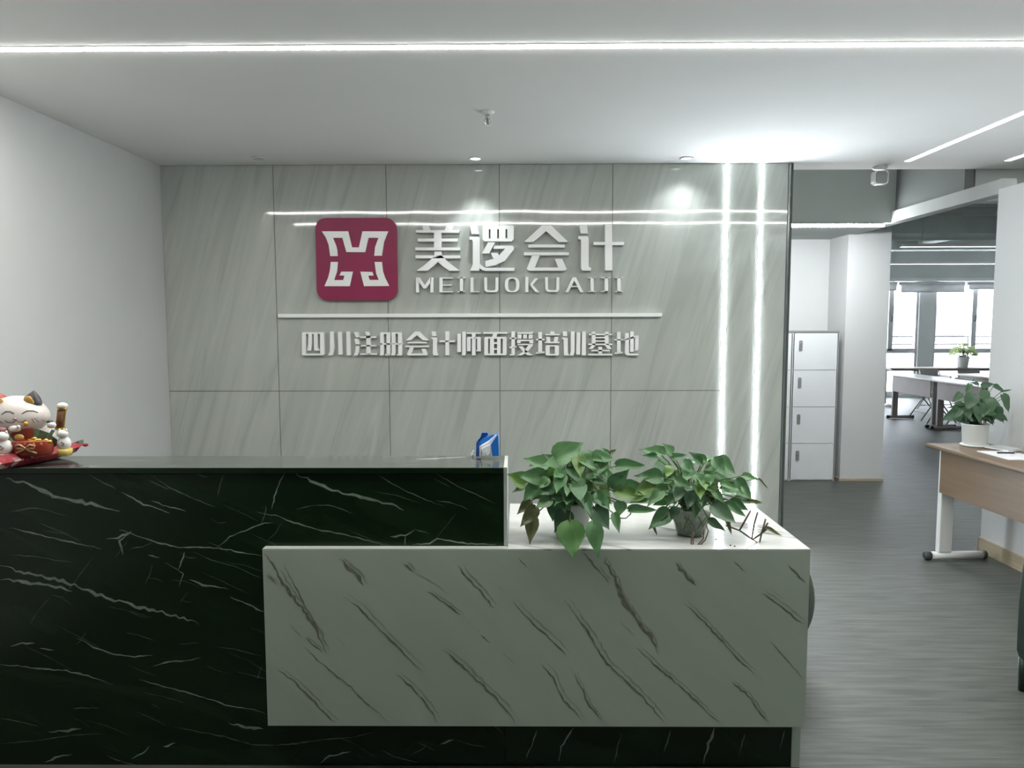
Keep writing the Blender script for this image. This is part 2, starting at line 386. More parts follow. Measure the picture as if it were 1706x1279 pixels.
# ------------------------------------------------------------------ lettering on the tiled wall
YF, TH = D - .042, .022
def px_poly(zpts, ox, oy, s, yf): return [at(ox + x / s, oy + y / s, 'Y', yf) for x, y in zpts]
def B(x0, y0, x1, y1): return [(x0, y0), (x1, y0), (x1, y1), (x0, y1)]
def character(name, polys, ox, oy, s, label, cat, group, yf=YF, th=TH, pins=False):
    pol = [px_poly(p_, ox, oy, s, yf) for p_ in polys]
    allp = [q for p_ in pol for q in p_]
    c = Vector((sum(q.x for q in allp) / len(allp), D, min(q.z for q in allp)))
    mb = MB()
    for p_ in pol: mb.prism([q - c for q in p_], (0, D - yf - .001, 0))
    if pins:
        for p_ in pol:
            q = sum(p_, Vector()) / len(p_) - c
            mb.box(q.x - .003, q.x + .003, -(D - yf) + th * .5, 0, q.z - .003, q.z + .003)
    o = mb.build(name, SIGN, None, loc=c)
    return tag(o, label, cat, group)

BIG = [
 ((680, 360), [[(265,180),(390,180),(435,270),(295,270)], [(740,180),(880,180),(850,270),(705,270)], [(150,268),(1000,268),(985,318),(150,318)], B(500,268,640,640),
   [(185,432),(968,432),(955,490),(185,490)], B(138,605,1010,660), B(142,758,1010,815),
   [(510,685),(645,685),(650,755),(700,815),(800,905),(1000,1055),(795,1055),(690,985),(575,885),(490,965),(370,1055),(160,1055),(300,960),(460,820),(505,760)]]),
 ((770, 360), [[(148,175),(285,175),(328,345),(180,345)], [(140,395),(325,400),(340,420),(340,900),(330,1055),(155,1055),(205,930),(205,500),(190,455),(140,455)],
   [(335,900),(380,960),(440,998),(1015,998),(1005,1058),(440,1058),(385,1040),(325,995)],
   [(395,200),(410,180),(985,180),(1000,200),(1000,252),(395,252)], [(395,428),(1000,428),(1000,445),(955,488),(435,488),(395,450)],
   B(395,250,515,430), B(548,250,678,430), B(712,250,838,430), B(875,250,1000,430),
   [(500,505),(640,505),(520,720),(385,720)],
   [(625,570),(970,570),(1000,600),(1000,640),(830,860),(640,950),(455,985),(445,870),(590,830),(620,822),(715,760),(830,630),(600,630)],
   [(555,710),(680,710),(715,755),(640,825),(600,815)]]),
 ((860, 360), [[(500,175),(670,175),(1010,500),(825,500),(580,290),(330,500),(150,500)], B(235,548,940,605), B(150,700,1022,757),
   [(310,750),(465,750),(360,995),(815,995),(745,825),(890,825),(980,1025),(940,1055),(240,1055),(205,1020)]]),
 ((950, 360), [[(175,165),(325,165),(345,335),(205,335)], [(158,385),(330,385),(358,420),(358,960),(375,990),(405,1000),(400,1055),(240,1055),(212,1020),(212,470),(195,445),(158,445)],
   B(675,160,815,1050), B(455,500,1045,557)]),
]
ordw = ['first', 'second', 'third', 'fourth', 'fifth', 'sixth', 'seventh', 'eighth', 'ninth', 'tenth', 'eleventh', 'twelfth', 'thirteenth']
for k, ((ox, oy), polys) in enumerate(BIG):
    character('large_sign_character', polys, ox, oy, 11.63, '%s large white raised character of the row beside the crimson plaque' % ordw[k], 'sign character', 'large raised characters on the sign wall', D - .05, .03)

def ushape(x0):
    return [[(x0,108),(x0+44,108),(x0+45,285),(x0+70,302),(x0+152,302),(x0+170,285),(x0+172,108),(x0+214,108),(x0+212,295),(x0+185,328),(x0+45,328),(x0+8,300)]]
def oshape(cx_, cy_):
    out = []; n = 20
    def pt(k, rx, ry):
        a = 2 * math.pi * k / n; c, s_ = math.cos(a), math.sin(a); e = .72
        return (cx_ + rx * math.copysign(abs(c) ** e, c), cy_ + ry * math.copysign(abs(s_) ** e, s_))
    for k in range(n): out.append([pt(k, 110, 112), pt(k + 1, 110, 112), pt(k + 1, 60, 92), pt(k, 60, 92)])
    return out
def ishape(x0, x1, v0, v1, y0=106, y1=326): return [B(v0, y0, v1, y1), B(x0, y0, x1, y0 + 14), B(x0, y1 - 13, x1, y1)]
LAT = [
 ('M', 680, [B(118,108,160,332), B(332,108,375,332), [(155,108),(168,108),(248,225),(328,108),(340,108),(340,175),(267,272),(229,272),(155,175)]], 'small white raised letter M beginning the row under the large characters'),
 ('E', 680, [B(467,108,512,330), B(512,108,665,124), B(512,214,648,231), B(512,315,668,330)], 'small white raised letter E on the sign wall'),
 ('I', 680, ishape(735,852,772,820), 'small white raised letter I between letters E and L'),
 ('L', 680, [B(932,108,975,329), B(975,317,1062,329)], 'small white raised letter L on the sign wall'),
 ('U', 680, ushape(1135), 'small white raised letter U between letters L and O'),
 ('O', 680, oshape(1555, 217), 'small white raised letter O on the sign wall'),
 ('K', 860, [B(137,100,182,328), [(275,122),(330,122),(247,218),(345,328),(290,328),(206,218)]], 'small white raised letter K with a detached arm on the sign wall'),
 ('U', 860, [[(x + 431 - 1135, y - 4) for x, y in ushape(1135)[0]]], 'small white raised letter U between letters K and A'),
 ('A', 860, [[(735,330),(845,105),(895,105),(1005,330),(960,330),(870,155),(780,330)], B(818,235,928,251)], 'small white raised letter A on the sign wall'),
 ('I', 860, ishape(1075,1188,1112,1160,104,324), 'small white raised letter I between letters A and J'),
 ('J', 860, [B(1325,104,1375,324), B(1265,104,1405,118), B(1268,311,1370,324)], 'small white raised letter J with serifs on the sign wall'),
 ('I', 860, ishape(1480,1596,1515,1565,104,326), 'small white raised letter I closing the row after letter J'),
]
for ch, ox, polys, lab in LAT:
    character('sign_letter', polys, ox, 450, 8.98, lab, 'sign letter', 'small raised letters on the sign wall', D - .04, .02)

def ring(x0, y0, x1, y1, hx0, hy0, hx1, hy1, c=18):
    return [[(x0 + c, y0), (x1 - c, y0), (x1, y0 + c), (x1, hy0), (x0, hy0), (x0, y0 + c)], [(x0, hy1), (x1, hy1), (x1, y1 - c), (x1 - c, y1), (x0 + c, y1), (x0, y1 - c)], B(x0, hy0, hx0, hy1), B(hx1, hy0, x1, hy1)]
SMALL = [
 (495, ring(102,168,568,655,184,205,482,620) + [[(232,205),(312,205),(308,400),(290,555),(210,555),(232,430)], [(348,205),(428,205),(430,490),(445,520),(475,535),(470,555),(375,555),(355,535)]]),
 (495, [[(693,155),(770,155),(778,500),(765,590),(745,655),(650,655),(690,570)], [(858,160),(938,160),(952,640),(870,640)], [(1035,155),(1112,155),(1125,655),(1042,655)]]),
 (495, [[(1195,165),(1275,165),(1305,275),(1235,275)], [(1205,305),(1285,305),(1312,418),(1230,418)], [(1235,460),(1312,460),(1295,570),(1270,655),(1190,655),(1225,570)], [(1430,155),(1510,155),(1530,238),(1460,238)],
        B(1325,255,1665,290), B(1340,440,1660,468), B(1325,615,1680,645), B(1455,255,1540,640)]),
 (625, [[(105,185),(120,170),(300,170),(315,185),(315,205),(105,205)], [(105,205),(182,205),(184,600),(172,655),(95,655),(108,600)], B(240,205,320,640), [(210,628),(320,628),(305,657),(210,657)],
        [(345,185),(360,170),(545,170),(560,185),(560,205),(345,205)], [(345,205),(425,205),(425,600),(412,655),(330,655),(348,600)], [(480,205),(560,205),(568,640),(485,640)], [(455,628),(568,628),(550,657),(455,657)], B(90,400,580,430)]),
 (625, [[(835,155),(925,155),(1125,340),(1010,340),(880,230),(745,340),(645,340)], B(680,370,1090,402), B(630,452,1130,485), [(730,480),(812,480),(760,618),(1010,618),(975,518),(1060,518),(1102,635),(1085,655),(690,655),(668,630)]]),
 (625, [[(1185,152),(1275,152),(1290,248),(1205,248)], [(1185,275),(1285,275),(1300,300),(1300,600),(1330,635),(1325,655),(1235,655),(1215,630),(1215,320),(1185,300)], B(1477,152,1557,655), B(1352,342,1685,375)]),
 (755, [B(88,200,165,585), [(188,155),(265,155),(268,600),(255,655),(175,655),(188,600)], B(285,172,582,203), B(290,300,365,570), [(305,268),(565,268),(580,285),(580,303),(290,303),(290,285)], B(505,300,578,570), B(480,545,510,570), B(395,203,470,655)]),
 (755, [B(635,165,1138,200), [(840,200),(925,200),(905,268),(815,268)]] + ring(655,268,1125,652,735,303,1045,618) + [B(775,303,858,618), B(925,303,998,618), B(858,380,925,415), B(858,510,925,537)]),
 (755, [B(1225,152,1300,635), [(1190,632),(1300,632),(1285,657),(1190,657)], B(1188,282,1335,312), [(1188,475),(1335,458),(1335,485),(1188,508)], [(1350,168),(1640,168),(1680,152),(1680,185),(1640,203),(1350,203)],
        B(1357,215,1440,303), B(1472,215,1555,303), [(1592,215),(1676,215),(1668,303),(1584,303)], B(1345,325,1685,355), B(1345,355,1420,400), B(1605,355,1685,400),
        B(1355,415,1680,441), [(1590,438),(1680,438),(1560,590),(1440,655),(1350,655),(1480,575)], [(1375,465),(1465,465),(1530,545),(1680,655),(1570,655),(1480,590)]]),
 (885, [B(150,165,228,600), B(100,308,280,338), [(100,595),(280,575),(280,605),(100,622)], B(405,152,490,205), B(303,203,595,232), [(315,265),(395,265),(405,370),(330,370)], [(495,265),(575,265),(555,370),(475,370)], B(290,368,595,398)] + ring(303,440,583,658,390,470,500,625)),
 (885, [[(665,152),(750,152),(760,250),(675,250)], [(655,275),(755,280),(770,300),(770,600),(798,640),(798,658),(690,658),(685,330),(655,305)], [(835,152),(917,152),(912,580),(890,658),(805,658),(835,580)], [(957,172),(1037,172),(1030,640),(948,640)], [(1072,152),(1150,152),(1150,655),(1062,655)]]),
 (970, [[(202,158),(280,158),(280,440),(215,520),(135,520),(202,445)], [(480,158),(556,158),(556,420),(620,520),(535,520),(480,445)], B(140,202,622,231), B(280,265,480,295), B(280,340,480,366), B(130,408,630,440), B(340,475,420,640), B(190,540,575,569), B(128,622,632,655)]),
 (970, [B(735,160,810,600), B(688,315,858,341), [(683,600),(855,580),(855,610),(683,628)], [(905,185),(985,185),(985,600),(1000,622),(1188,622),(1188,655),(935,655),(905,620)], B(1010,152,1085,578),
        [(875,320),(1000,285),(1110,245),(1188,240),(1188,276),(1110,282),(1000,318),(880,345)], B(1112,270,1186,530), [(1100,522),(1186,522),(1165,550),(1100,550)]]),
]
for k, (ox, polys) in enumerate(SMALL):
    character('small_sign_character', polys, ox, 540, 12.637, 'small white raised character, %s in the line below the white bar' % ordw[k], 'sign character', 'small raised characters below the bar', D - .04, .02)

a = at(463, 528.5, 'Y', D - .035); b_ = at(1103, 521.5, 'Y', D - .035)
zc_ = (at(783, 525, 'Y', D - .035)).z
tag(MB().box(a.x, b_.x, -.035, 0, -.013, .013).build('sign_bar', SIGN, None, loc=(0, D, zc_)), 'long thin white raised bar between the two rows of sign characters', 'sign bar')

# crimson plaque with white emblem
c0 = at(593, 500, 'Y', D - .04); c1 = at(661, 362.5, 'Y', D - .04); hw_ = (at(661, 432, 'Y', D - .04).x - at(526.5, 432, 'Y', D - .04).x) / 2
cxm = (at(661, 432, 'Y', D - .04).x + at(526.5, 432, 'Y', D - .04).x) / 2
pl = empty('logo_plaque', 'crimson rounded square plaque with a white emblem on the tiled wall', 'plaque', (cxm, D, c0.z))
hh = c1.z - c0.z
MB().prism(rrect(hw_, 0, hh, .075, -.04), (0, .038, 0)).build('plate', CRIM, pl)
EMB = [[(205,200),(455,200),(492,352),(557,352),(590,200),(835,200),(795,300),(775,432),(702,432),(710,350),(742,262),(648,262),(617,398),(438,398),(400,262),(310,262),(340,330),(352,380),(356,435),(285,435),(270,330),(245,262)],
       [(290,490),(358,490),(350,580),(322,662),(408,662),(420,620),(372,618),(390,582),(500,582),(470,720),(230,720),(265,640),(282,570)],
       [(705,490),(775,490),(785,580),(805,640),(845,718),(605,720),(570,582),(685,585),(695,620),(645,620),(658,660),(745,660),(720,600)]]
for e in EMB:
    pts = [q - pl.location for q in px_poly(e, 500, 350, 5.687, D - .046)]
    MB().prism(pts, (0, .006, 0)).build('emblem_piece', SIGN, pl)

# ------------------------------------------------------------------ marble veins
def vein_strip(mb, pts, w, rnd, yq, mi):
    P = [Vector(q) for q in pts]
    fine = []
    for i in range(len(P) - 1):
        n = max(2, int((P[i + 1] - P[i]).length / .014))
        for k in range(n): fine.append(P[i].lerp(P[i + 1], k / n))
    fine.append(P[-1]); n = len(fine)
    L_, R_ = [], []
    ph = rnd.random() * 6
    for i, q in enumerate(fine):
        t = (fine[min(i + 1, n - 1)] - fine[max(i - 1, 0)]); t.y = 0; t.normalize(); nr = Vector((-t.z, 0, t.x))
        env = min(1, i / (n * .22) + .12, (n - 1 - i) / (n * .22) + .12)
        ww = w * env * (.45 + .55 * abs(math.sin(i * .35 + ph))) * (.7 + .6 * rnd.random())
        j = nr * (rnd.random() - .5) * w * .8
        L_.append(q + j + nr * ww * .5); R_.append(q + j - nr * ww * .5)
    for v in L_ + R_: v.y = yq
    mb.add(L_ + R_, [(i, i + 1, n + i + 1, n + i) for i in range(n - 1)], mi)

DV = [([(20,90),(90,112),(150,138),(190,158),(240,165),(300,178),(350,190),(395,205)],14),([(30,205),(100,190),(150,196),(225,218)],3),([(290,78),(340,105),(385,128)],4),([(400,138),(440,158),(475,178),(520,190),(560,208)],6),
([(485,95),(520,112),(560,130)],3),([(500,80),(560,122),(620,150),(690,180),(715,187)],4),([(500,165),(550,185),(615,200)],5),([(650,78),(690,90)],3),([(740,80),(725,125),(720,150)],4),([(940,75),(915,125),(898,195)],5),
([(975,75),(1040,105),(1100,130),(1150,145),(1220,160),(1280,175),(1335,195)],11),([(980,195),(1040,180),(1085,180),(1130,195),(1172,210)],4),([(1250,80),(1300,112),(1350,138),(1410,165),(1470,185)],4),([(1440,75),(1500,112),(1560,140),(1640,178)],4),
([(1440,165),(1500,175),(1550,195)],4),([(1430,92),(1490,122)],3),([(1610,145),(1668,168)],3),([(850,205),(910,215),(960,235),(1050,262),(1150,280),(1230,302),(1280,315)],5),([(722,318),(760,285),(810,265),(860,243),(905,238)],5),([(862,250),(875,215),(880,180)],3),
([(350,292),(390,290),(435,268)],8),([(420,280),(395,300),(405,345)],7),([(395,262),(450,280),(520,305),(590,320),(650,318),(720,322),(790,335),(870,348)],6),([(430,325),(470,318),(510,300)],4),([(610,335),(600,370),(590,395)],5),([(590,395),(605,408),(590,450)],5),
([(490,345),(530,355)],6),([(545,370),(605,405)],4),([(640,335),(700,362),(780,385),(870,425)],3),([(625,425),(670,445),(755,458)],7),([(505,375),(495,410),(480,442)],3),([(30,255),(110,275),(200,295),(335,325)],5),([(25,345),(120,350),(180,362),(250,370)],3),
([(0,425),(60,432),(130,443),(200,452),(238,468)],12),([(0,378),(80,405),(180,425),(260,450),(320,475),(380,495),(450,515),(520,530),(580,548),(660,572)],12),([(760,485),(810,505),(875,535)],6),([(255,620),(310,650),(380,675),(430,682),(505,678)],6),
([(35,650),(60,638),(115,636)],6),([(130,655),(180,660)],5),([(415,602),(460,610),(510,628)],3),([(0,708),(60,712),(150,722),(220,728),(290,745),(375,775)],6),([(505,715),(545,700),(610,695),(665,686)],5),([(700,648),(770,655),(875,682)],3),
([(460,757),(540,780),(620,800),(700,825),(760,845),(840,855),(880,870)],5),([(755,900),(800,912),(870,918)],10),([(160,930),(210,928),(268,918)],8),([(0,885),(60,895),(130,912)],4),([(0,970),(130,958),(230,942),(350,935)],3),
([(575,912),(650,928),(740,945),(830,972),(900,975),(980,968),(1070,955),(1160,948),(1240,930)],4),([(435,1018),(480,995),(495,975)],5),([(540,980),(580,968)],8),([(150,1032),(195,1010),(240,1005)],6),([(355,1010),(400,1028),(450,1038)],4),([(1055,1035),(1090,1010),(1160,995)],6),
([(1260,990),(1300,1012),(1380,1030)],4),([(1360,1005),(1400,985),(1410,970)],4),([(1455,972),(1500,955)],7),([(1500,955),(1560,972),(1610,980)],3),([(590,640),(660,636)],2),([(850,755),(870,705)],3),([(240,852),(330,850)],4),([(1290,285),(1340,280),(1370,262)],8),([(1340,280),(1338,315)],5),([(1370,262),(1420,275)],4),
([(1365,312),(1420,308),(1445,290),(1500,300),(1560,310),(1640,310),(1668,300)],6)]
DV2 = [([(860,610),(845,660),(828,695)],5),([(975,600),(935,660),(925,705)],5),([(1120,620),(1105,660),(1095,710)],4),([(1265,610),(1245,680)],4),([(1400,600),(1380,650),(1365,710)],8),([(1610,610),(1595,670)],4),([(1490,620),(1470,690)],4)]
WV = [([(40,75),(75,130),(110,190),(150,240),(185,290),(210,340),(225,378)],16),([(40,140),(75,170)],8),([(95,110),(130,175),(160,235),(200,300)],6),([(110,285),(150,330)],4),([(160,330),(215,375)],8),([(155,355),(195,395),(260,450),(300,480),(340,525),(380,555),(415,588)],7),
([(240,310),(285,362)],3),([(44,375),(75,425),(130,465),(180,515),(230,570),(255,588)],9),([(215,66),(265,90),(305,130),(340,170)],16),([(275,205),(320,235),(370,290),(420,340),(460,380),(515,432)],8),([(410,66),(460,105),(490,132)],9),([(490,132),(560,170),(600,210)],3),([(530,190),(580,225),(630,262)],8),
([(560,66),(620,110),(655,155),(690,190),(732,243)],9),([(435,440),(480,478),(530,535),(562,588)],9),([(575,365),(625,405),(670,450),(730,505),(770,550),(795,588)],10),([(690,320),(722,348)],6),([(755,375),(795,410)],3),([(805,90),(832,118)],6),([(790,220),(820,260),(870,305),(920,350),(950,385)],8),
([(875,410),(910,450),(935,510),(980,560),(1000,585)],8),([(945,215),(985,270),(1030,335),(1065,400),(1120,450),(1180,510),(1250,588)],10),([(975,440),(1000,490),(1020,540),(1060,580)],8),([(1000,70),(1040,120),(1080,165)],8),([(1065,90),(1100,160),(1125,225),(1175,290),(1205,330),(1228,382)],18),
([(1165,360),(1215,410),(1280,465),(1340,520),(1385,565),(1415,588)],9),([(1110,280),(1160,325)],4),([(1225,68),(1280,105),(1320,150),(1345,172)],14),([(1305,225),(1360,275),(1410,330),(1470,395),(1520,440)],8),([(1420,68),(1455,100),(1492,132)],7),([(1540,195),(1600,235),(1665,290)],8),([(1565,180),(1610,215)],4),
([(1620,110),(1674,165)],6),([(1565,340),(1620,400),(1668,456)],5),([(1450,465),(1500,505),(1540,560),(1562,590)],9),([(740,170),(762,192)],4),([(640,265),(690,320)],2),([(590,385),(620,405)],3)]

# ------------------------------------------------------------------ reception counters
kc = empty('black_counter', 'tall black-green marble reception counter with white streaks and ledge', 'counter', (-1.2, YD, 0))
K = kc.location
def part(name, material, root, x0, x1, y0, y1, z0, z1, bevel=0):
    l = root.location
    return bx(name, material, root, x0 - l.x, x1 - l.x, y0 - l.y, y1 - l.y, z0 - l.z, z1 - l.z, bevel)
fp = part('front_panel', DARK, kc, XL + .002, -.052, YD, YD + .03, 0, ZT - .024)
part('back_panel', DARK, kc, XL + .002, -.052, 2.69, 2.72, 0, ZT - .024)
part('ledge', DARKTOP, kc, XL + .002, -.052, YD - .004, 2.722, ZT - .02, ZT, .002)
part('ledge_edge', DARK, kc, XL + .002, -.052, YD - .006, YD - .0042, ZT - .02, ZT - .001)
part('end_panel', PALE, kc, -.052, -.040, YD, 2.722, ZW + .001, ZT)
pn = part('plinth', DARK, kc, -.05, .984, YD, 3.03, 0, ZB - .001)
rv = random.Random(3)
v1, v2 = MB(), MB()
for pts, wz in DV:
    q = [at(x / 1.984, 750 + y / 1.984, 'Y', YD) for x, y in pts]
    onp = all(p_.x > -.052 for p_ in q)
    if not onp: q = [p_ for p_ in q if p_.x < -.055]
    if len(q) < 2: continue
    vein_strip(v1, q, wz / 1.984 / 481 * .95, rv, YD - .0005, 0 if wz >= 5 else 1)
for (pts, wz) in DV2:
    q = [at(420 + x / 1.815, 880 + y / 1.815, 'Y', YD) for x, y in pts]
    vein_strip(v2, q, wz / 1.815 / 481 * .95, rv, YD - .0005, 0 if wz >= 5 else 1)
for k in range(70):          # fine hair veins between the main ones
    x = rv.uniform(XL + .7, -.1); z = rv.uniform(.05, 1.05); l = rv.uniform(.04, .22); a = rv.choice([-.35, -.45, -.25, -.5, .9])
    e = Vector((min(x + l * math.cos(a), -.058), YD, max(.02, min(1.07, z + l * math.sin(a)))))
    vein_strip(v1, [Vector((x, YD, z)), Vector((x, YD, z)).lerp(e, .5) + Vector((0, 0, rv.uniform(-.012, .012))), e], .0016, rv, YD - .0005, 1)
for mb, nm in ((v1, 'marble_veins'), (v2, 'marble_veins')):
    mb.v = [(x - K.x, y - K.y, z - K.z) for x, y, z in mb.v]
    o = mb.build(nm, [VEIND, VEINF], kc); o['kind'] = 'stuff'

wc = empty('white_counter', 'low white marble counter block with grey slanting veins', 'counter', (.06, YW, 0))
Wl = wc.location
part('front_panel', WHITE, wc, -.895, 1.015, YW, YW + .034, ZB, ZW - .006)
part('top_edge', PALE, wc, -.895, -.04, YW, YW + .034, ZW - .006, ZW)
part('top', WHITETOP, wc, -.038, 1.015, YW, 3.10, ZW - .006, ZW)
part('top_support', WHITE, wc, -.038, .985, YW + .034, 3.07, ZW - .03, ZW - .006)
part('side_panel', WHITE, wc, .985, 1.015, YW + .034, 3.10, 0, ZW - .006)
part('back_panel', WHITE, wc, -.038, .985, 3.07, 3.10, 0, ZW - .006)
part('corner_edge', PALE, wc, -.8975, -.895, YW, YW + .034, ZB, ZW)
v3 = MB()
for pts, wz in WV:
    q = [at(420 + x / 1.815, 880 + y / 1.815, 'Y', YW) for x, y in pts]
    q = [p_ for p_ in q if -.893 < p_.x < 1.013 and ZB + .003 < p_.z < ZW - .008]
    if len(q) < 2: continue
    vein_strip(v3, q, wz / 1.815 / 488 * .72, rv, YW - .0005, 0 if wz >= 5 else 1)
    if wz >= 8:
        sh = Vector((rv.uniform(.006, .016), 0, rv.uniform(.002, .012)))
        q2 = [p_ + sh for p_ in q]; q2 = [p_ for p_ in q2 if -.893 < p_.x < 1.013 and p_.z < ZW - .008]
        if len(q2) > 1: vein_strip(v3, q2, wz / 1.815 / 488 * .6, rv, YW - .0004, 1)
v3.v = [(x - Wl.x, y - Wl.y, z) for x, y, z in v3.v]
o = v3.build('marble_veins', [VEINW, VEINL], wc); o['kind'] = 'stuff'

# ------------------------------------------------------------------ leaves and plants
def leaf_mesh(name, material, fold, droop, hwf):
    ts = [0, .04, .12, .26, .42, .58, .74, .87, 1]; hw = [.06, .27, .42, .48, .42, .31, .18, .075, .0]
    vs = []; fs = []
    for t, h in zip(ts, hw):
        x = t if t > .04 else t - .05 * (t > 0)
        for u in (-1, -.5, 0, .5, 1):
            back = -.10 * abs(u) * max(0, 1 - t * 5)
            vs.append((t + back, u * h * hwf, abs(u) * h * fold - droop * t * t + .04 * math.sin(t * 9 + u)))
    for i in range(len(ts) - 1):
        for k in range(4): fs.append((i * 5 + k, (i + 1) * 5 + k, (i + 1) * 5 + k + 1, i * 5 + k + 1))
    me = bpy.data.meshes.new(name); me.from_pydata(vs, [], fs); me.materials.append(material)
    me.polygons.foreach_set('use_smooth', [True] * len(me.polygons)); me.update()
    return me
LM = {c: [leaf_mesh('leaf', mm, f, d, w_) for f, d, w_ in ((.25, .10, 1), (.4, .22, .95), (.12, .3, 1.05), (.3, -.08, 1))] for c, mm in (('g', LEAF), ('y', LEAFY), ('b', LEAFB), ('d', LEAFD), ('f', LEAFF), ('v', LEAFV))}
def put_leaf(root, base, tip, wfac, col='g', facing=None, var=None, rnd=random):
    base, tip = Vector(base), Vector(tip); ax = tip - base; L_ = ax.length; ax.normalize()
    nrm = Vector(facing) if facing else (Vector((rnd.uniform(-.4, .4), -.7 + rnd.uniform(-.3, .3), .75 + rnd.uniform(-.4, .3))))
    nrm = nrm - ax * nrm.dot(ax)
    if nrm.length < .05: nrm = ax.orthogonal()
    nrm.normalize(); side = nrm.cross(ax)
    o = bpy.data.objects.new('leaf', LM[col][var if var is not None else rnd.randrange(4)]); COL.objects.link(o); o.parent = root
    M4 = Matrix((ax * L_, side * L_ * wfac, nrm * L_)).transposed().to_4x4(); M4.translation = base - root.location
    o.matrix_local = M4
    return o
def stem(root, pts, r, material=STEM, name='stem'):
    return MB().tube([Vector(p_) - root.location for p_ in pts], r, 6).build(name, material, root, smooth=True)

def pothos(root, crown, heroes, fill, fr, size, seed, ox, oy, s, zmin, xmin=-99):
    rnd = random.Random(seed); crown = Vector(crown)
    k = 0
    for h in heroes:
        (bx_, by_, tx, ty, yb, yt, wf, col) = h
        b = at(ox + bx_ / s, oy + by_ / s, 'Y', yb); t = at(ox + tx / s, oy + ty / s, 'Y', yt)
        fac = Vector((rnd.uniform(-.25, .25), -1, rnd.uniform(.2, .7)))
        put_leaf(root, b, t, wf, col, fac, rnd.choice((0, 3)), rnd=rnd)
        mid = crown.lerp(b, .55) + Vector((0, 0, .035)); stem(root, [crown + Vector((rnd.uniform(-.03, .03), rnd.uniform(-.03, .03), -.01)), mid, b], .0022)
    for i in range(fill):
        a = rnd.uniform(0, 2 * math.pi); el = rnd.uniform(.05, 1.0); rr = rnd.uniform(.35, 1)
        p_ = crown + Vector((math.cos(a) * fr[0] * rr * math.cos(el * 1.2), math.sin(a) * fr[1] * rr * math.cos(el * 1.2), .02 + fr[2] * rr * math.sin(el * 1.3)))
        out = Vector((math.cos(a) * .9, math.sin(a) * .9, rnd.uniform(-.95, .2))).normalized()
        L_ = rnd.uniform(*size)
        p_.x = max(p_.x, xmin + .03); t = p_ + out * L_; t.z = max(t.z, zmin); t.x = max(t.x, xmin)
        put_leaf(root, p_, t, rnd.uniform(.55, .8), 'g' if rnd.random() < .88 else 'y', rnd=rnd)
        stem(root, [crown + Vector((rnd.uniform(-.03, .03), rnd.uniform(-.03, .03), -.01)), crown.lerp(p_, .6) + Vector((0, 0, .015)), p_], .0018)

# pothos in the grey pot
p1 = empty('potted_pothos', 'bushy green pothos in a pale pot beside the black counter', 'plant', (.195, 2.62, ZW))
MB().lathe([(.002, .0), (.055, 0), (.058, .004), (.074, .125), (.078, .128), (.078, .136), (.071, .136), (.068, .12), (.002, .118)], n=28).build('pot', POTG, p1, smooth=True)
MB().lathe([(.001, .119), (.067, .119), (.06, .126), (.001, .13)], n=20).build('soil', SOIL, p1)
h1 = [(505,215,790,70,2.58,2.55,.75,'g'),(405,290,175,228,2.60,2.57,.62,'g'),(490,240,375,180,2.62,2.62,.6,'g'),(205,455,18,375,2.60,2.58,.85,'y'),(395,400,110,390,2.56,2.53,.62,'g'),(195,500,75,550,2.60,2.58,.5,'g'),
 (310,480,180,650,2.55,2.52,.72,'g'),(250,640,120,770,2.55,2.53,.62,'b'),(300,700,145,890,2.54,2.51,.62,'b'),(280,790,245,1060,2.53,2.50,.55,'b'),(600,240,770,285,2.57,2.54,.6,'g'),(690,110,730,215,2.60,2.58,.8,'g'),(800,155,790,275,2.60,2.57,.9,'g'),
 (650,290,800,495,2.56,2.51,.8,'g'),(575,470,540,570,2.52,2.50,1.3,'g'),(480,490,325,580,2.54,2.51,.7,'g'),(440,620,300,705,2.53,2.50,.8,'g'),(480,650,470,835,2.53,2.50,.85,'g'),(610,735,485,945,2.52,2.49,.85,'d'),
 (635,850,668,1200,2.466,2.425,.86,'v'),(870,850,910,1195,2.466,2.425,.55,'g'),(880,700,1018,920,2.52,2.49,.85,'d'),(1065,760,1115,958,2.53,2.50,.5,'g'),(1130,645,1110,790,2.55,2.53,.95,'g'),(1040,490,1215,325,2.57,2.55,.7,'g'),
 (1095,290,1400,300,2.60,2.57,.45,'g'),(1080,540,1400,600,2.56,2.53,.5,'y'),(1150,490,1420,520,2.58,2.56,.55,'g'),(850,420,995,460,2.55,2.52,.5,'g'),(1008,170,945,120,2.62,2.62,.55,'g'),(1020,180,1092,132,2.62,2.62,.55,'b'),(960,250,900,400,2.58,2.55,.7,'g'),
 (760,540,760,700,2.52,2.50,.8,'g'),(650,560,620,720,2.52,2.49,.85,'g'),(560,600,590,760,2.52,2.49,.8,'g'),(1215,720,1500,735,2.56,2.54,.36,'g'),(900,560,960,700,2.53,2.51,.7,'g'),(420,420,330,520,2.54,2.52,.8,'g'),(560,330,520,440,2.55,2.52,.9,'g'),(720,420,700,560,2.53,2.5,.9,'g'),(880,270,850,400,2.57,2.55,.7,'g')]
pothos(p1, (.195, 2.62, ZW + .13), h1, 92, (.165, .13, .165), (.05, .095), 11, 840, 725, 5.814, ZW + .02, -.01)
q = [at(840 + x / 5.814, 725 + y / 5.814, 'Y', 2.62) for x, y in ((1010, 170), (1008, 450), (1015, 720))]
stem(p1, q, .0022); stem(p1, [at(840 + x / 5.814, 725 + y / 5.814, 'Y', 2.555) for x, y in ((900, 800), (1020, 805), (1180, 803), (1225, 760), (1215, 720))], .0022)

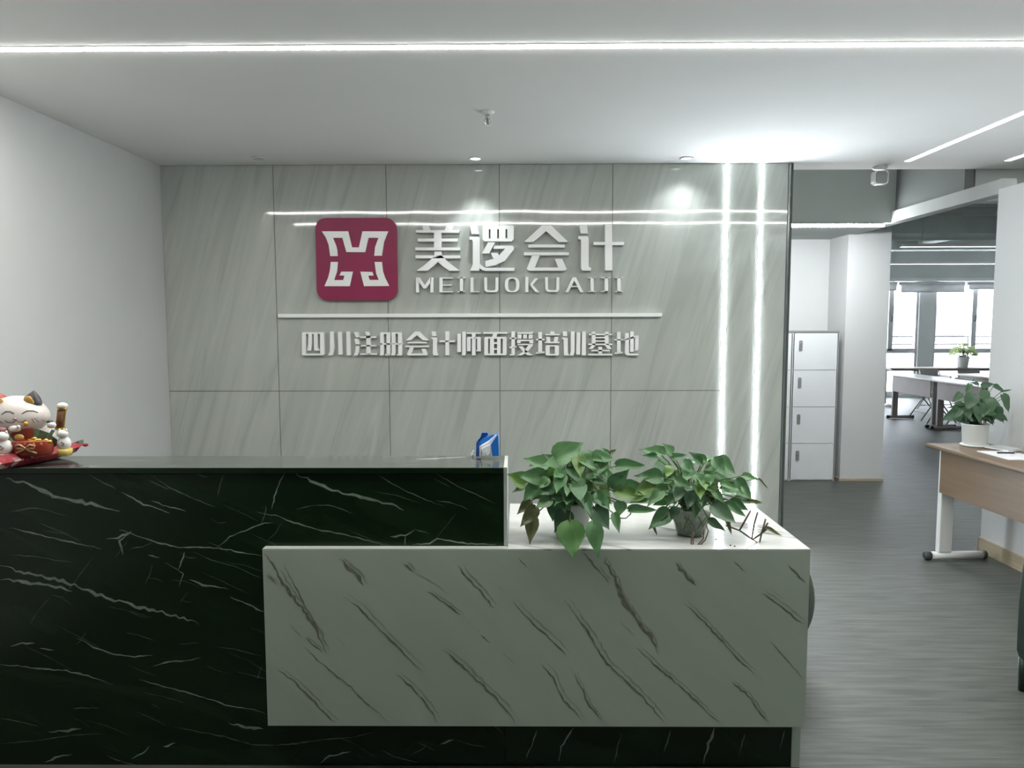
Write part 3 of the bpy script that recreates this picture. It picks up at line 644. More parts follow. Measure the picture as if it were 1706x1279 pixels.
# pothos in the clear bowl
p2 = empty('potted_pothos', 'sprawling pothos in a clear bowl beside the vertical light strips', 'plant', (.640, 2.64, ZW))
MB().lathe([(.002, 0), (.050, 0), (.054, .006), (.080, .105), (.084, .108), (.081, .110), (.077, .106), (.051, .008), (.002, .005)], n=28).build('bowl', BOWL, p2, smooth=True)
MB().lathe([(.002, .007), (.049, .008), (.068, .085), (.03, .095), (.002, .09)], n=22).build('root_ball', MOSS, p2, smooth=True)
rr_ = random.Random(5)
for k in range(16):
    a0 = rr_.uniform(0, 6.28); a1 = a0 + rr_.uniform(-1, 1)
    c = [p2.location + Vector((r_ * math.cos(a), r_ * math.sin(a), z_)) for r_, a, z_ in ((.045, a0, .014), (.062, (a0 + a1) / 2, .05), (.071, a1, .085))]
    stem(p2, c, .0022, ROOT if k % 3 == 0 else STEM, 'root')
h2 = [(310,190,100,140,2.62,2.60,.5,'g'),(380,180,255,98,2.63,2.62,.55,'g'),(440,190,350,85,2.62,2.60,.75,'g'),(275,230,118,215,2.60,2.58,.5,'g'),(320,440,50,420,2.58,2.55,.6,'g'),(440,240,610,210,2.62,2.60,.55,'g'),(745,300,600,178,2.60,2.58,.45,'g'),(790,270,645,175,2.62,2.60,.45,'g'),
 (560,280,690,410,2.57,2.54,.8,'g'),(880,250,1000,400,2.57,2.55,.85,'g'),(940,235,1112,425,2.60,2.57,.55,'g'),(1120,470,1265,610,2.58,2.56,.7,'g'),(1190,420,1355,460,2.60,2.58,.5,'g'),(1350,460,1450,570,2.60,2.60,.16,'b'),(480,465,660,540,2.54,2.51,.55,'g'),(955,510,1145,560,2.55,2.52,.45,'g'),
 (1060,690,1250,790,2.56,2.54,.6,'g'),(870,740,1110,935,2.52,2.49,.75,'d'),(1010,880,1072,1052,2.52,2.50,.3,'b'),(1010,720,1222,872,2.53,2.51,.42,'g'),(830,890,1005,1015,2.52,2.50,.5,'d'),(400,800,178,998,2.55,2.51,.62,'g'),(225,930,290,1062,2.52,2.51,.28,'b'),(1240,690,1405,718,2.58,2.56,.4,'b'),
 (780,520,900,600,2.53,2.50,.6,'g'),(620,350,560,500,2.56,2.53,.85,'g'),(700,420,760,560,2.54,2.51,.85,'g'),(830,420,820,560,2.54,2.52,.8,'g'),(420,330,380,450,2.58,2.55,.8,'y'),(1180,540,1290,690,2.57,2.55,.55,'g'),(520,560,470,720,2.54,2.51,.7,'d'),(640,600,600,790,2.53,2.51,.75,'d'),(760,640,730,800,2.53,2.51,.75,'d'),(480,760,430,900,2.53,2.52,.8,'d'),(900,600,990,720,2.53,2.51,.6,'g'),(230,500,20,640,2.57,2.54,.7,'y')]
pothos(p2, (.640, 2.64, ZW + .105), h2, 88, (.175, .13, .16), (.045, .085), 23, 1050, 725, 6.319, ZW + .02)
def z2(pts, Y): return [at(1050 + x / 6.319, 725 + y / 6.319, 'Y', Y) for x, y in pts]
for k, pts in enumerate((((1010,950),(1150,1000),(1290,1098),(1360,1140),(1380,1040),(1425,880)), ((1150,1000),(1270,790)), ((1280,1090),(1305,930),(1340,810)), ((1290,1095),(1370,1040),(1440,985)), ((1375,1040),(1450,920)))):
    stem(p2, z2(pts, 2.54), .0032, STEMB)
put_leaf(p2, z2([(1435,975)], 2.54)[0], z2([(1605,1062)], 2.52)[0], .28, 'b', (0, -1, .5), 0)
stem(p2, z2([(405,795),(350,880),(310,912)], 2.53), .002, STEMB)
for pts in (((650,1050),(640,1150),(660,1185),(720,1180),(790,1110),(822,1020),(800,960)), ((665,1030),(660,1178)), ((690,1185),(770,1100),(775,1000))):
    stem(p2, [q + Vector((0, 0, .004)) for q in z2(pts, 2.515)], .0021, ROOT, 'root')
for k, (px_, py_) in enumerate(((1217, 909), (1224, 910.5), (1193, 899))):
    c = at(px_, py_, 'Z', ZW)
    tag(MB().ball((0, 0, .0022), (.0035, .003, .0024), 8).build('soil_crumb', SOIL, None, loc=c), ['tiny dark soil crumb, one of the pair between the light reflections', 'slightly bigger soil crumb of the pair between the light reflections', 'lone tiny soil crumb near the clear bowl'][k], 'crumb', 'soil crumbs on the white counter')

# ------------------------------------------------------------------ lucky cat group on a red cushion
CU = (-1.90, 2.60)
cu = empty('red_cushion', 'red brocade cushion under the lucky cat on the black ledge', 'cushion', (CU[0], CU[1], ZT), math.radians(-21))
n = 22; vs = []; fs = []
for side in (1, -1):
    for i in range(n + 1):
        for j in range(n + 1):
            u, v = i / n * 2 - 1, j / n * 2 - 1
            e = (1 - abs(u) ** 5) ** .25 * (1 - abs(v) ** 5) ** .25 if abs(u) < 1 and abs(v) < 1 else 0
            k = 1 - .10 * (1 - abs(u) ** 2) * (abs(v) ** 4) - .10 * (1 - abs(v) ** 2) * (abs(u) ** 4)
            ku = 1 - .09 * (1 - v * v) * abs(u) ** 3; kv = 1 - .09 * (1 - u * u) * abs(v) ** 3
            vs.append((u * .19 * ku, v * .19 * kv, .026 + .018 * (max(0, u) * max(0, v)) ** 2 + side * e * .026))
for sd in (0, 1):
    o_ = sd * (n + 1) ** 2
    for i in range(n):
        for j in range(n):
            q = (o_ + i * (n + 1) + j, o_ + (i + 1) * (n + 1) + j, o_ + (i + 1) * (n + 1) + j + 1, o_ + i * (n + 1) + j + 1)
            fs.append(q if sd == 0 else q[::-1])
MB().add(vs, fs).build('pad', REDCL, cu, smooth=True)
MB().ball((.192, .192, .045), (.010, .010, .007), 10).build('corner', REDCL, cu, smooth=True)
for k, (u, v) in enumerate(((.168, -.06), (.168, -.10))):
    MB().ball((u, v, .030), (.004, .016, .009), 10).build('flower_patch', PINK, cu, smooth=True)

ct = empty('lucky_cat', 'large cream ceramic lucky cat with raised brown arm on a red cushion', 'figurine', (-1.84, 2.62, ZT + .044))
CO = ct.location
def w2(px_, py_, Y): return at(px_, py_, 'Y', Y) - CO
def cat_body(p): return (p.x * (1.0 - .15 * p.z), p.y, p.z)
MB().ball((.0, .02, .055), (.115, .07, .075), 20, fn=cat_body).build('body', CER, ct, smooth=True)
def cat_head(p):
    return (p.x * (1 + .06 * (1 - abs(p.z))), p.y, p.z * (1 if p.z > 0 else .92))
hd = MB().ball((.0, -.005, .122), (.107, .078, .078), 28, fn=cat_head).build('head', CER, ct, smooth=True)
def cone_ear(c, tipd, wx, wy, h, lean):
    mb = MB(); rings = 7; nn = 14; vs = []; fs = []
    for i in range(rings + 1):
        t = i / rings; rr = (1 - t ** 1.7)
        for k in range(nn):
            q = 2 * math.pi * k / nn
            vs.append((c[0] + lean * t + wx * rr * math.cos(q), c[1] + wy * rr * math.sin(q), c[2] + h * t))
    for i in range(rings):
        for k in range(nn): fs.append((i * nn + k, i * nn + (k + 1) % nn, (i + 1) * nn + (k + 1) % nn, (i + 1) * nn + k))
    return mb.add(vs, fs)
e1 = cone_ear((.052, -.01, .165), 0, .042, .026, .055, .018).build('ear', BLACKC, hd, smooth=True)
e2 = cone_ear((-.052, -.01, .165), 0, .046, .03, .05, -.012).build('ear', REDC, hd, smooth=True)
MB().ball((.060, -.030, .185), (.017, .008, .017), 12).ball((.072, -.028, .176), (.009, .006, .012), 10).build('ear_patch', OCHRE, hd, smooth=True)
MB().ball((-.062, -.034, .18), (.018, .008, .014), 12).build('ear_patch', TANB, hd, smooth=True)
# ochre forehead stripe
st = [(-.095, -.05, .125), (-.072, -.066, .150), (-.045, -.066, .172), (-.018, -.055, .190)]
MB().tube(st, [.016, .018, .016, .012], 10, flat=.35).build('forehead_stripe', OCHRE, hd, smooth=True)
def face_curve(pts, r=.0016, nm='painted_line'):
    q = []; pts = [(x * .92 + .030, z) for x, z in pts]
    for x, z in pts:
        xx = x / .112; zz = (z - .122) / .078
        y = -.005 - .078 * math.sqrt(max(.02, 1 - xx * xx - zz * zz)) - .0006
        q.append((x, y, z))
    return MB().tube(q, r, 6).build(nm, LINE, hd, smooth=True)
face_curve([(-.035, .140), (-.022, .150), (-.005, .150), (.008, .142)], nm='eye')
face_curve([(.034, .140), (.046, .150), (.062, .149), (.074, .141)], nm='eye')
face_curve([(-.022, .118), (-.012, .110), (.006, .109), (.016, .119), (.022, .112), (.036, .111), (.046, .118)], nm='mouth')
for dx in (0, .010, .02):
    face_curve([(-.045 + dx * .6 - .01, .120 - dx * .2), (-.052 + dx, .108)], .001, 'whisker')
    face_curve([(.062 + dx * .6, .122), (.066 + dx, .106)], .001, 'whisker')
MB().ball((.041, -.078, .124), (.007, .006, .0035), 10).build('nose', PINK, hd, smooth=True)
# bell, arm with paw, fan, bag with bow and ingots, kittens
MB().ball(w2(43, 706, 2.55), .009, 12).build('bell', GOLD, ct, smooth=True)
A, Bp = w2(100, 714, 2.60), w2(104, 680, 2.60)
arm = MB().tube([A, Bp], .0135, 14).build('raised_arm', BROWN, ct, smooth=True)
for sx in (-.0135, .0135): MB().tube([A + Vector((sx, -.004, 0)), Bp + Vector((sx, -.004, 0))], .0022, 6).build('gold_piping', GOLD, arm)
MB().lathe([(.004, -.002), (.017, -.002), (.017, .005), (.004, .005)], A, 16).build('gold_band', GOLD, arm)
MB().lathe([(.004, -.003), (.016, -.003), (.017, .003), (.004, .003)], Bp, 16).build('gold_band', GOLD, arm)
MB().ball(w2(104, 676, 2.60), (.019, .017, .013), 16).build('paw', CERW, arm, smooth=True)
MB().ball(w2(24, 714, 2.535), (.021, .014, .012), 14).ball(w2(31, 711, 2.528), (.007, .006, .007), 8).build('paw', CER, ct, smooth=True)
def fan(c, mats_, r0, r1, a0, a1, rot, nm):
    mb = MB(); n_ = 9
    for k in range(n_):
        q0 = a0 + (a1 - a0) * k / n_; q1 = a0 + (a1 - a0) * (k + 1) / n_; y0, y1 = (0, .004) if k % 2 else (.004, 0)
        mb.prism([(r0 * math.cos(q0), y0, r0 * math.sin(q0)), (r0 * math.cos(q1), y1, r0 * math.sin(q1)), (r1 * math.cos(q1), y1, r1 * math.sin(q1)), (r1 * math.cos(q0), y0, r1 * math.sin(q0))], (0, .003, 0), 0 if k < n_ * .42 else 1)
    o = mb.build(nm, mats_, ct); o.location = c; o.rotation_euler = (0, rot, 0)
    return o
fan(w2(52, 775, 2.56), [GRN, REDC], .07, .135, math.radians(38), math.radians(142), 0, 'fan')
MB().tube([w2(14, 727, 2.54), w2(27, 741, 2.53)], .008, 8, flat=.6).build('fan_rib', GRN, ct)
MB().tube([w2(89, 716, 2.545), w2(80, 731, 2.54)], .006, 8, flat=.6).build('fan_rib', GRN, ct)
MB().ball(w2(32, 728, 2.535), (.018, .006, .011), 12).build('flower', YEL, ct, smooth=True)
bagc = w2(55, 776, 2.535); bagc.z = -.005
bag = MB().lathe([(.002, 0), (.066, .0), (.074, .012), (.076, .03), (.072, .05), (.070, .054), (.067, .050), (.002, .048)], bagc, 28, sy=.5).build('money_bag', REDC, ct, smooth=True)
for dx in (-.05, -.025, .0, .03, .055): MB().tube([bagc + Vector((dx, -.030 - .006 * (1 - abs(dx) / .07), .048)), bagc + Vector((dx * 1.06, -.036, .036))], .0035, 6).build('pleat', REDC, bag, smooth=True)
bc = bagc + Vector((.005, -.041, .030))
bw = MB()
for sx in (-1, 1):
    bw.tube([bc, bc + Vector((sx * .018, -.002, .013)), bc + Vector((sx * .034, 0, .009)), bc + Vector((sx * .028, 0, -.001)), bc], .0036, 6)
    bw.tube([bc, bc + Vector((sx * .018, 0, -.010)), bc + Vector((sx * .036, .003, -.018))], .0036, 6)
bw.ball(bc, .005, 8).build('bow', TANB, bag, smooth=True)
def ingot(px_, py_, Y, s_):
    c = w2(px_, py_, Y); mb = MB()
    mb.ball(c, (.022 * s_, .011 * s_, .008 * s_), 14, fn=lambda p: (p.x, p.y, p.z + .7 * p.x * p.x)).ball(c + Vector((0, -.001, .006 * s_)), (.010 * s_, .008 * s_, .008 * s_), 12)
    mb.build('gold_ingot', GOLD, ct, smooth=True)
ingot(40, 741, 2.525, 1.0); ingot(58, 735, 2.535, 1.2); ingot(77, 737, 2.53, 1.05)
def kitten(px_, pz_, Y, sc, nm='kitten'):
    c = w2(px_, pz_, Y)
    k_ = MB().ball(c, (.024 * sc, .02 * sc, .026 * sc), 16).build(nm, CERW, ct, smooth=True)
    mb = MB().ball(c + Vector((.0, -.006, .034 * sc)), (.019 * sc, .016 * sc, .015 * sc), 14)
    for sx in (-1, 1): mb.ball(c + Vector((sx * .012 * sc, -.004, .047 * sc)), (.005, .004, .007), 8)
    mb.build('kitten_head', CERW, k_, smooth=True)
    MB().lathe([(.002, -.002), (.024 * sc, -.002), (.025 * sc, .022 * sc), (.002, .024 * sc)], c + Vector((0, 0, -.042 * sc)), 18).build('yellow_base', YEL, k_, smooth=True)
    mb = MB()
    for dx, dz in ((.004, .006), (.010, .001), (.005, -.004)): mb.ball(c + Vector((dx * sc, -.0195 * sc, dz * sc)), (.003, .002, .003), 8)
    mb.build('spot', LINE, k_, smooth=True)
    return k_
kitten(107, 738, 2.56, 1.0); kitten(7, 745, 2.50, 1.15)
MB().ball(w2(86, 708, 2.56), (.016, .012, .012), 12).ball(w2(80, 705, 2.56), (.006, .005, .008), 8).build('kitten', CERW, ct, smooth=True)
MB().ball(w2(83, 702, 2.562), (.012, .01, .006), 12).build('kitten_cap', BLACKC, ct, smooth=True)
MB().ball(w2(4, 716, 2.54), (.018, .012, .012), 12).build('kitten', PINK, ct, smooth=True)
gq = [w2(113, 741, 2.70), w2(131, 734, 2.70), w2(131, 744, 2.70), w2(114, 747, 2.70)]
MB().prism(gq, (0, .03, 0)).build('folded_banknote', GRN, ct)

# ------------------------------------------------------------------ blue tissue holder on the ledge
bh = empty('tissue_holder', 'small blue plastic holder stuffed with white tissue on the ledge', 'tissue holder', (-.118, 2.66, ZT))
B0 = bh.location
def z3(x, y, Y): return at(770 + x / 12.79, 700 + y / 12.79, 'Y', Y) - B0
def slab(name, material, zp, Y, th):
    pts = [z3(x, y, Y) for x, y in zp]
    for q in pts: q.z = max(q.z, .0005)
    return MB().prism(pts, (0, th, 0)).build(name, material, bh)
slab('side_wall', BLUE, [(610, 520), (735, 330), (765, 310), (785, 760), (640, 770)], 2.625, .075)
slab('back_wall', BLUED, [(300, 470), (390, 360), (420, 265), (530, 262), (560, 300), (480, 400), (400, 760), (295, 770)], 2.68, .02)
slab('divider', BLUE, [(330, 500), (440, 400), (640, 305), (740, 305), (500, 470), (370, 560), (360, 770), (330, 770)], 2.655, .012)
slab('front_wall', BLUED, [(300, 480), (330, 450), (330, 770), (290, 770)], 2.63, .05)
slab('tissue', TISS, [(365, 560), (560, 450), (700, 320), (750, 325), (620, 500), (600, 740), (520, 760), (480, 640), (465, 760), (430, 760), (410, 620), (390, 770), (370, 770)], 2.635, .012)
slab('tissue', TISS, [(420, 600), (600, 520), (600, 700), (540, 750), (490, 660), (470, 740)], 2.622, .008)
sc_ = at(788.5, 757, 'Z', ZT)
tag(MB().ball((0, 0, .008), (.006, .005, .008), 8, fn=lambda p: (p.x + .3 * math.sin(5 * p.z), p.y, p.z)).ball((.003, .002, .019), (.004, .004, .005), 8).build('crumpled_paper', TISS, None, loc=(sc_.x, 2.70, ZT)), 'tiny crumpled white paper beside the blue tissue holder', 'paper')

# ------------------------------------------------------------------ round seat behind the white counter, dark armchair
pf = empty('round_pouf', 'dark grey round-sided pouf bulging out behind the white counter', 'pouf', (1.115, 3.42, 0))
MB().lathe([(max(.002, .30 * math.cos(a_) ** .75), .295 + .27 * math.sin(a_)) for a_ in [math.pi * (k - 14) / 28.01 for k in range(29)]], n=48).build('cushion', POUF, pf, smooth=True)
MB().lathe([(.002, 0), (.16, 0), (.16, .035), (.002, .035)], n=24).build('base', DARKP, pf)

ac = empty('armchair', 'dark green leatherette armchair beside the right partition', 'armchair', (2.625, 2.725, 0), math.radians(0))
MB().box(-.34, .30, -.3, .3, .15, .40).build('seat_base', GREEN, ac, bevel=.03)
MB().box(-.34, .28, -.24, .24, .40, .48).build('seat_cushion', GREEN, ac, bevel=.035)
n_ = 9
prof = [(-.44 + .012 * 0, .14), (-.455, .18), (-.458, .40), (-.452, .52), (-.442, .60), (-.425, .632), (-.405, .64), (-.375, .62), (-.36, .58), (-.35, .16)]
MB().prism([(x, -.34, z) for x, z in prof], (0, .68, 0)).build('backrest', GREEN, ac, bevel=.02)
for sy_ in (-1, 1):
    MB().box(-.36, .32, sy_ * .34 - .05, sy_ * .34 + .05, .15, .56).build('armrest', GREEN, ac, bevel=.035)
for sx, sy_ in ((-.425, -.325), (-.425, .325), (.24, -.27), (.24, .27)):
    MB().lathe([(.012, 0), (.016, 0), (.022, .15), (.012, .15)], (sx, sy_, 0), 12).build('leg', GREEN, ac, smooth=True)

# ------------------------------------------------------------------ tables
def training_table(name, label, loc, rz, L_, Wd, h, top, panel, leg, group=None, panel_h=.30, detail=True, cap=DARKP):
    """long side along local Y, modesty panel on the -X side"""
    r = empty(name, label, 'table', loc, rz, group)
    MB().box(0, Wd, -L_ / 2, L_ / 2, h - .025, h).build('table_top', top, r, bevel=.008)
    MB().box(.055, .071, -L_ / 2 + .085, L_ / 2 - .085, h - .03 - panel_h, h - .028).build('modesty_panel', panel, r)
    for s_ in (-1, 1):
        y = s_ * (L_ / 2 - .06)
        post = MB().box(.075, .165, y - .022, y + .022, .055, h - .026).build('leg', leg, r, bevel=.006)
        MB().tube([(.03, y, .03), (Wd - .03, y, .03)], .026, 12, flat=1).build('foot', leg, r, smooth=True)
        for x0, x1 in ((-.012, .03), (Wd - .03, Wd - .006)):
            MB().tube([(x0, y, .03), (x0 + .01, y, .03), (x1, y, .03)], [.02, .029, .029], 12).build('foot_cap', cap, r, smooth=True)
        MB().box(.08, Wd - .04, y - .015, y + .015, h - .045, h - .026).build('bracket', leg, r)
    return r
td = training_table('training_desk', 'tan wood training desk with white T-legs against the right partition', (2.786, 4.265, 0), math.radians(2.6), 1.2, .42, .79, WOOD, WOOD, WHITEM, panel_h=.29)

GR = 'training tables in the classroom'
training_table('training_table', 'classroom table with brown panel beside the white column, folding chairs beneath', (6.2, 11.52, 0), math.radians(1), 1.25, .45, .75, TTOP, PANELB, LEGB, GR, .255)
training_table('training_table', 'classroom table with brown panel partly behind the desk plant', (6.19, 10.24, 0), math.radians(-1), 1.25, .45, .75, TTOP, PANELB, LEGB, GR, .255)
training_table('training_table', 'brown-edged classroom table along the far windows under the small plant', (8.45, 14.05, 0), math.radians(-90), 2.9, .45, .75, PANELB, PANELB, LEGB, GR, .05)
training_table('training_table', 'classroom table with brown panel standing before the far window table', (7.35, 11.55, 0), math.radians(4), 1.2, .45, .75, TTOP, PANELB, LEGB, GR, .22)

def folding_chair(label, loc, rz, seat, group):
    r = empty('folding_chair', label, 'chair', loc, rz, group)
    MB().box(-.19, .19, -.18, .18, .43, .455).build('seat', seat, r, bevel=.01)
    mb = [(-.18 + .36 * k / 6, .20 + .015 * math.cos((k - 3) * .5)) for k in range(7)]
    MB().prism([(x, y, .60) for x, y in mb] + [(x, y + .015, .60) for x, y in mb[::-1]], (0, .02, .14)).build('backrest', CHAIRB, r)
    for sx in (-1, 1):
        MB().tube([(sx * .19, -.24, .01), (sx * .19, .05, .44), (sx * .18, .215, .73)], .011, 8).build('front_leg', LEGB, r, smooth=True)
        MB().tube([(sx * .165, .26, .01), (sx * .165, -.10, .43)], .011, 8).build('rear_leg', LEGB, r, smooth=True)
    MB().tube([(-.19, -.16, .13), (.19, -.16, .13)], .008, 6).build('stretcher', LEGB, r)
    MB().tube([(-.165, .20, .08), (.165, .20, .08)], .008, 6).build('stretcher', LEGB, r)
    return r
GC = 'folding chairs in the classroom'
folding_chair('folding chair with pale seat under the table near the column, towards the windows', (6.82, 11.95, 0), math.radians(-90), SEATW, GC)
folding_chair('folding chair with pale seat under the table near the column, by the table joint', (6.74, 11.25, 0), math.radians(-80), SEATW, GC)
folding_chair('folding chair half hidden behind the desk plant', (6.8, 10.3, 0), math.radians(-95), CHAIRB, GC)
folding_chair('folding chair with dark curved back in front of the window table', (7.6, 13.15, 0), math.radians(5), CHAIRB, GC)
folding_chair('folding chair with dark curved back just before the brown-panelled far table', (8.15, 12.95, 0), math.radians(-8), CHAIRB, GC)

# ------------------------------------------------------------------ things on the right desk
p3 = empty('potted_pothos', 'dark leafy pothos in a white pot on the tan desk', 'plant', (3.012, 4.745, .79))
MB().lathe([(.002, 0), (.078, 0), (.085, .008), (.083, .014), (.002, .014)], n=28).build('saucer', POTW, p3, smooth=True)
MB().lathe([(.002, .014), (.066, .014), (.070, .02), (.079, .138), (.083, .142), (.083, .150), (.076, .150), (.073, .136), (.002, .134)], n=28).build('pot', POTW, p3, smooth=True)
MB().lathe([(.001, .135), (.072, .135), (.06, .142), (.001, .145)], n=20).build('soil', SOIL, p3)
def z4(x, y): return (1460 + x / 3.996, 440 + y / 3.996)
h3 = [(560,860,495,925,4.68,4.66,.5,'d'),(540,960,430,1050,4.68,4.66,.4,'d'),(560,970,500,1030,4.67,4.66,.6,'d'),(620,800,590,880,4.7,4.68,.6,'d'),(680,800,620,785,4.72,4.72,.45,'d'),(700,810,790,795,4.72,4.70,.6,'d'),(780,810,850,850,4.70,4.69,.6,'d'),(830,850,910,832,4.72,4.72,.18,'d'),
 (840,870,888,990,4.68,4.66,.5,'d'),(800,950,840,1060,4.67,4.66,.5,'d'),(760,960,790,1050,4.67,4.65,.6,'d'),(850,890,880,930,4.7,4.69,.6,'d'),(700,850,760,960,4.67,4.64,.8,'d'),(640,870,600,980,4.67,4.64,.8,'d'),(680,930,690,1060,4.66,4.63,.8,'d'),(740,900,720,1040,4.66,4.63,.8,'d'),(610,950,600,1050,4.67,4.65,.7,'d'),(590,990,640,1050,4.66,4.65,.6,'d')]
pothos(p3, (3.012, 4.745, .79 + .145), h3, 40, (.13, .13, .16), (.07, .11), 31, 1460, 440, 3.996, .95)
for o in p3.children:
    if o.name.startswith('leaf') and o.data.materials[0] in (LEAF, LEAFY): o.data = LM['d'][0]
c = Vector((2.985, 4.42, .79))
tag(MB().prism([(-.10, -.14, 0), (.11, -.145, 0), (.105, .15, 0), (-.105, .15, 0)], (0, 0, .004)).build('paper_sheet', PAPER, None, loc=c + Vector((.02, -.03, 0))), 'white paper sheets spread near the pen on the tan desk', 'paper')
bk = empty('notebook', 'thin pale notebook lying beside the white pot on the desk', 'notebook', (3.105, 4.60, .79 + .0042), math.radians(20))
MB().box(-.06, .06, -.08, .08, 0, .010).build('pages', PAPER, bk); MB().box(-.062, .062, -.082, .082, .010, .012).build('cover', POTG, bk)
pe = empty('pen', 'dark pen lying on the white paper on the desk', 'pen', (3.02, 4.44, .79 + .0045), math.radians(-4))
MB().tube([(-.055, 0, .005), (.045, 0, .005)], .005, 8).build('barrel', INK, pe, smooth=True)
MB().tube([(.045, 0, .005), (.06, 0, .005), (.068, 0, .005)], [.005, .003, .001], 8).build('tip', CHROME, pe, smooth=True)
MB().box(-.054, -.02, -.0015, .0015, .010, .012).build('clip', CHROME, pe)

# ------------------------------------------------------------------ lockers
def locker(x0, label):
    W_, Ht, y0, y1 = .455, 1.505, 7.27, 7.69
    r = empty('locker', label, 'locker', (x0 + W_ / 2, (y0 + y1) / 2, 0), group='white lockers against the corridor wall')
    hx, hy = W_ / 2, (y1 - y0) / 2
    MB().box(-hx, -hx + .012, -hy, hy, 0, Ht).box(hx - .012, hx, -hy, hy, 0, Ht).box(-hx + .012, hx - .012, hy - .012, hy, 0, Ht).box(-hx, hx, -hy + .02, hy, 0.0, .02).build('body', LOCKW, r)
    MB().box(-hx, hx, -hy - .004, hy, Ht, Ht + .016).build('lid', MIDG, r)
    MB().box(-hx + .012, hx - .012, -hy + .022, -hy + .03, .02, Ht).build('door_frame', GROUT, r)
    dh = (Ht - .015) / 4
    for k in range(4):
        z0 = .012 + dh * k
        d_ = MB().box(-hx + .004, hx - .004, -hy, -hy + .018, z0 + .003, z0 + dh - .002).build('door', LOCKW, r)
        pl_ = MB().prism(rrect(.017, z0 + dh * .52, z0 + dh * .80, .012, -hy - .006), (0, .007, 0))
        hnd = pl_.build('latch', MIDG, d_); hnd.location.x = -hx + .075
        k2 = MB().box(-hx + .066, -hx + .084, -hy - .009, -hy - .006, z0 + dh * .70, z0 + dh * .77).build('keyhole', CHROME, d_)
    return r
locker(2.757, 'white four-door locker standing next to the white column')
locker(2.298, 'white four-door locker mostly hidden behind the sign wall edge')

# light under the grey bulkhead
r = empty('corridor_light', 'white linear light under the front edge of the grey bulkhead above the lockers', 'strip light', (2.68, 6.47, 2.475))
MB().box(-.62, .535, -.018, .025, -.008, 0).build('housing', MIDG, r); MB().box(-.62, .535, -.017, .024, -.030, -.008).build('diffuser', EMK, r)

# ------------------------------------------------------------------ classroom: lights, beams, windows, plant, outside
for y, x0, x1, lab in ((9.68, 5.05, 7.8, 'thin pale pendant light bar nearer the column in the classroom'), (12.5, 5.6, 9.4, 'thin pale pendant light bar nearer the classroom windows')):
    r = empty('pendant_light_bar', lab, 'pendant light', ((x0 + x1) / 2, y, 2.6), group='pendant light bars in the classroom')
    hx = (x1 - x0) / 2
    MB().box(-hx, hx, -.03, .03, 0, .03).build('housing', WHITEM, r); MB().box(-hx, hx, -.028, .028, -.006, 0).build('diffuser', EMR, r)
    for sx in (-.8, .8): MB().tube([(sx * hx, 0, .03), (sx * hx, 0, .65)], .003, 6).build('cable', CHROME, r)
for y in (8.9, 11.2, 13.6):
    struct(bx('ceiling_beam', GREYC, None, 3.7, XE, y, y + .3, 2.95, 3.25))
for x in (5.2, 7.4): struct(bx('ceiling_beam', GREYC, None, x, x + .25, 7.9, YE, 3.05, 3.25))
for k, (z, y) in enumerate(((2.86, 8.4), (2.80, 10.3))):
    tag(MB().tube([(3.7, y, z), (XE, y, z)], .05, 12).build('ceiling_pipe', GREYC if k else GREYP, None, smooth=True), ['grey pipe crossing under the classroom ceiling near the column', 'grey pipe crossing the classroom ceiling farther back'][k], 'pipe')

struct(bx('wall_windows', PAINT, None, 3.7, XE, YE, YE + .2, 2.50, 3.25))
struct(bx('wall_window_sill', PAINT, None, 3.7, XE, YE, YE + .2, 0, .08))
wins = [(3.75, 5.2), (5.5, 7.0), (7.15, 8.53), (8.86, 10.9), (11.2, 12.9)]
pil = [(3.7, 3.75), (5.2, 5.5), (7.0, 7.15), (8.53, 8.86), (10.9, 11.2), (12.9, XE)]
for a, b in pil: struct(bx('wall_window_pier', PAINT, None, a, b, YE, YE + .2, .08, 2.50))
for k, (a, b) in enumerate(wins):
    wn = struct(bpy.data.objects.new('window_%d' % (k + 1), None)); COL.objects.link(wn); wn.location = ((a + b) / 2, YE + .06, .08)
    hx = (b - a) / 2; Hh = 2.42; tz = .92
    mid = {2: 7.95, 3: 9.72}.get(k, (a + b) / 2) - (a + b) / 2
    f = .05
    MB().box(-hx, -hx + f, -.03, .03, 0, Hh).box(hx - f, hx, -.03, .03, 0, Hh).box(-hx, hx, -.03, .03, 0, f).box(-hx, hx, -.03, .03, Hh - f, Hh).box(-hx, hx, -.035, .035, tz - .05, tz + .05).box(mid - .05, mid + .05, -.035, .035, tz, Hh).build('frame', FRAME, wn)
    for x0, x1, z0, z1 in ((-hx + f, mid - .05, tz + .05, Hh - f), (mid + .05, hx - f, tz + .05, Hh - f), (-hx + f, hx - f, f, tz - .05)):
        MB().box(x0, x1, -.004, .004, z0, z1).build('pane', WGLASS, wn)
    MB().tube([(mid, -.04, 1.55), (mid, -.075, 1.55), (mid, -.075, 1.68)], .011, 6).build('handle', DARKP, wn)
MB_ = struct(bx('trim_2', WHITEM, None, 3.7, XE, YE - .16, YE, 2.47, 2.53))
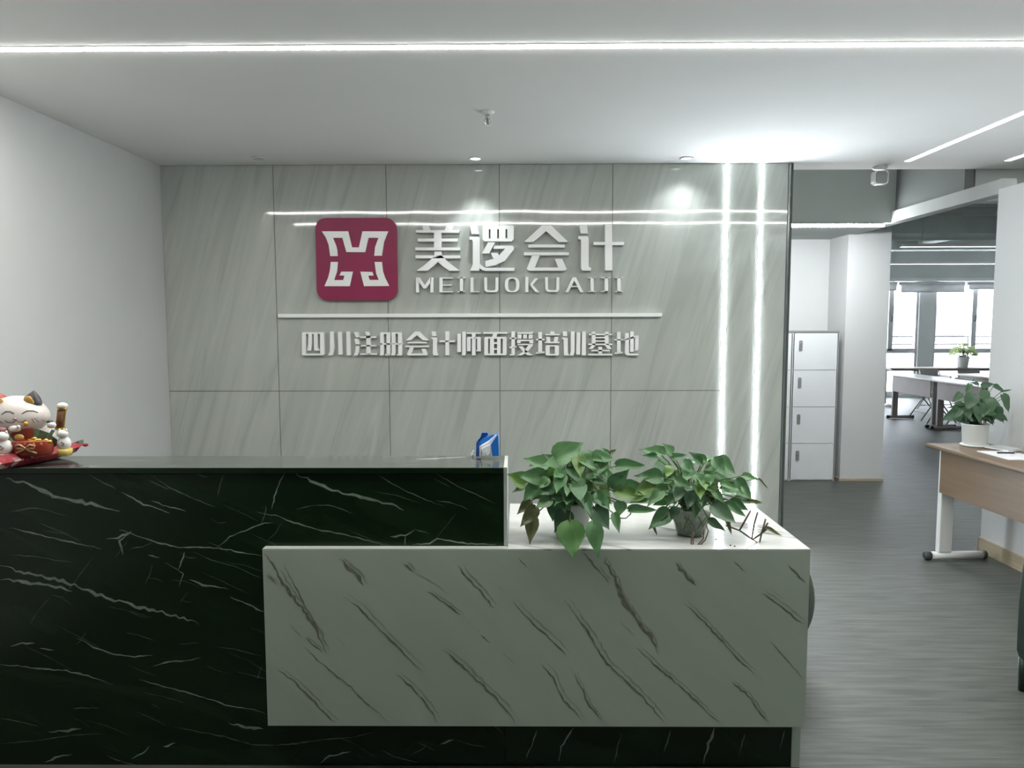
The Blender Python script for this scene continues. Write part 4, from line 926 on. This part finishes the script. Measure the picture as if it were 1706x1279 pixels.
for x0, x1, zb, lab in ((6.2, 8.0, 2.30, 'grey roller blind rolled up beside the white column edge'), (8.03, 9.42, 2.26, 'grey roller blind hanging slightly lower over the window pier'), (9.45, 11.0, 2.32, 'grey roller blind rolled up near the right partition')):
    r = empty('roller_blind', lab, 'blind', ((x0 + x1) / 2, YE - .08, 2.47), group='roller blinds over the classroom windows')
    hx = (x1 - x0) / 2
    MB().tube([(-hx + .01, 0, -.05), (hx - .01, 0, -.05)], .04, 12).build('roll', BLIND, r, smooth=True)
    MB().box(-hx + .03, hx - .03, -.042, -.038, zb - 2.47, -.05).build('fabric', BLIND, r)
    MB().box(-hx + .03, hx - .03, -.05, -.03, zb - 2.47 - .025, zb - 2.47).build('hem_bar', FRAME, r)

pw = empty('window_plant', 'small pale leafy plant in a white pot on the far window table', 'plant', (8.45, 13.78, .75))
MB().lathe([(.002, 0), (.085, 0), (.11, .19), (.115, .2), (.10, .2), (.09, .18), (.002, .17)], n=20).build('pot', POTW, pw, smooth=True)
rp = random.Random(9)
for k in range(120):
    a = rp.uniform(0, 6.28); el = rp.uniform(.0, 1.4)
    p_ = pw.location + Vector((math.cos(a) * math.cos(el) * .18, math.sin(a) * math.cos(el) * .18, .23 + math.sin(el) * .24 * rp.uniform(.4, 1)))
    t_ = p_ + Vector((math.cos(a) * .8, math.sin(a) * .8, rp.uniform(-.3, .6))).normalized() * rp.uniform(.06, .10)
    put_leaf(pw, p_, t_, .6, 'f', rnd=rp)
    if k % 3 == 0: stem(pw, [pw.location + Vector((0, 0, .18)), p_], .004)

# balcony railing and the pale building across the street
rl = empty('balcony_railing', 'thin grey railing outside the classroom windows', 'railing', (8.3, YE + .5, 0))
for z in (1.30, 1.13): MB().tube([(-4.4, 0, z), (4.6, 0, z)], .016, 8).build('rail', RAIL, rl)
for k in range(10): MB().tube([(-4.4 + k, 0, -.1), (-4.4 + k, 0, 1.30)], .014, 8).build('post', RAIL, rl)
struct(bx('ground_outside', CONC, None, -10, 50, YE + .42, 60, -.6, -.5))
bd = empty('apartment_building', 'pale apartment block seen through the classroom windows', 'building', (20, 34, -.5))
bx('facade', CONC, bd, -14, 14, 0, 6, 0, 22)
for i in range(9):
    for j in range(6):
        wv = MB().box(-.8, .8, -.08, 0, 0, 1.7).build('window', FWIN, bd); wv.location = (-12.2 + i * 3.05, 0, 1.2 + j * 3.3)
for j in range(6): MB().box(-14, 14, -.5, 0, .0, .18).build('balcony_slab', CONC, bd).location = (0, 0, .6 + 3.3 * j)
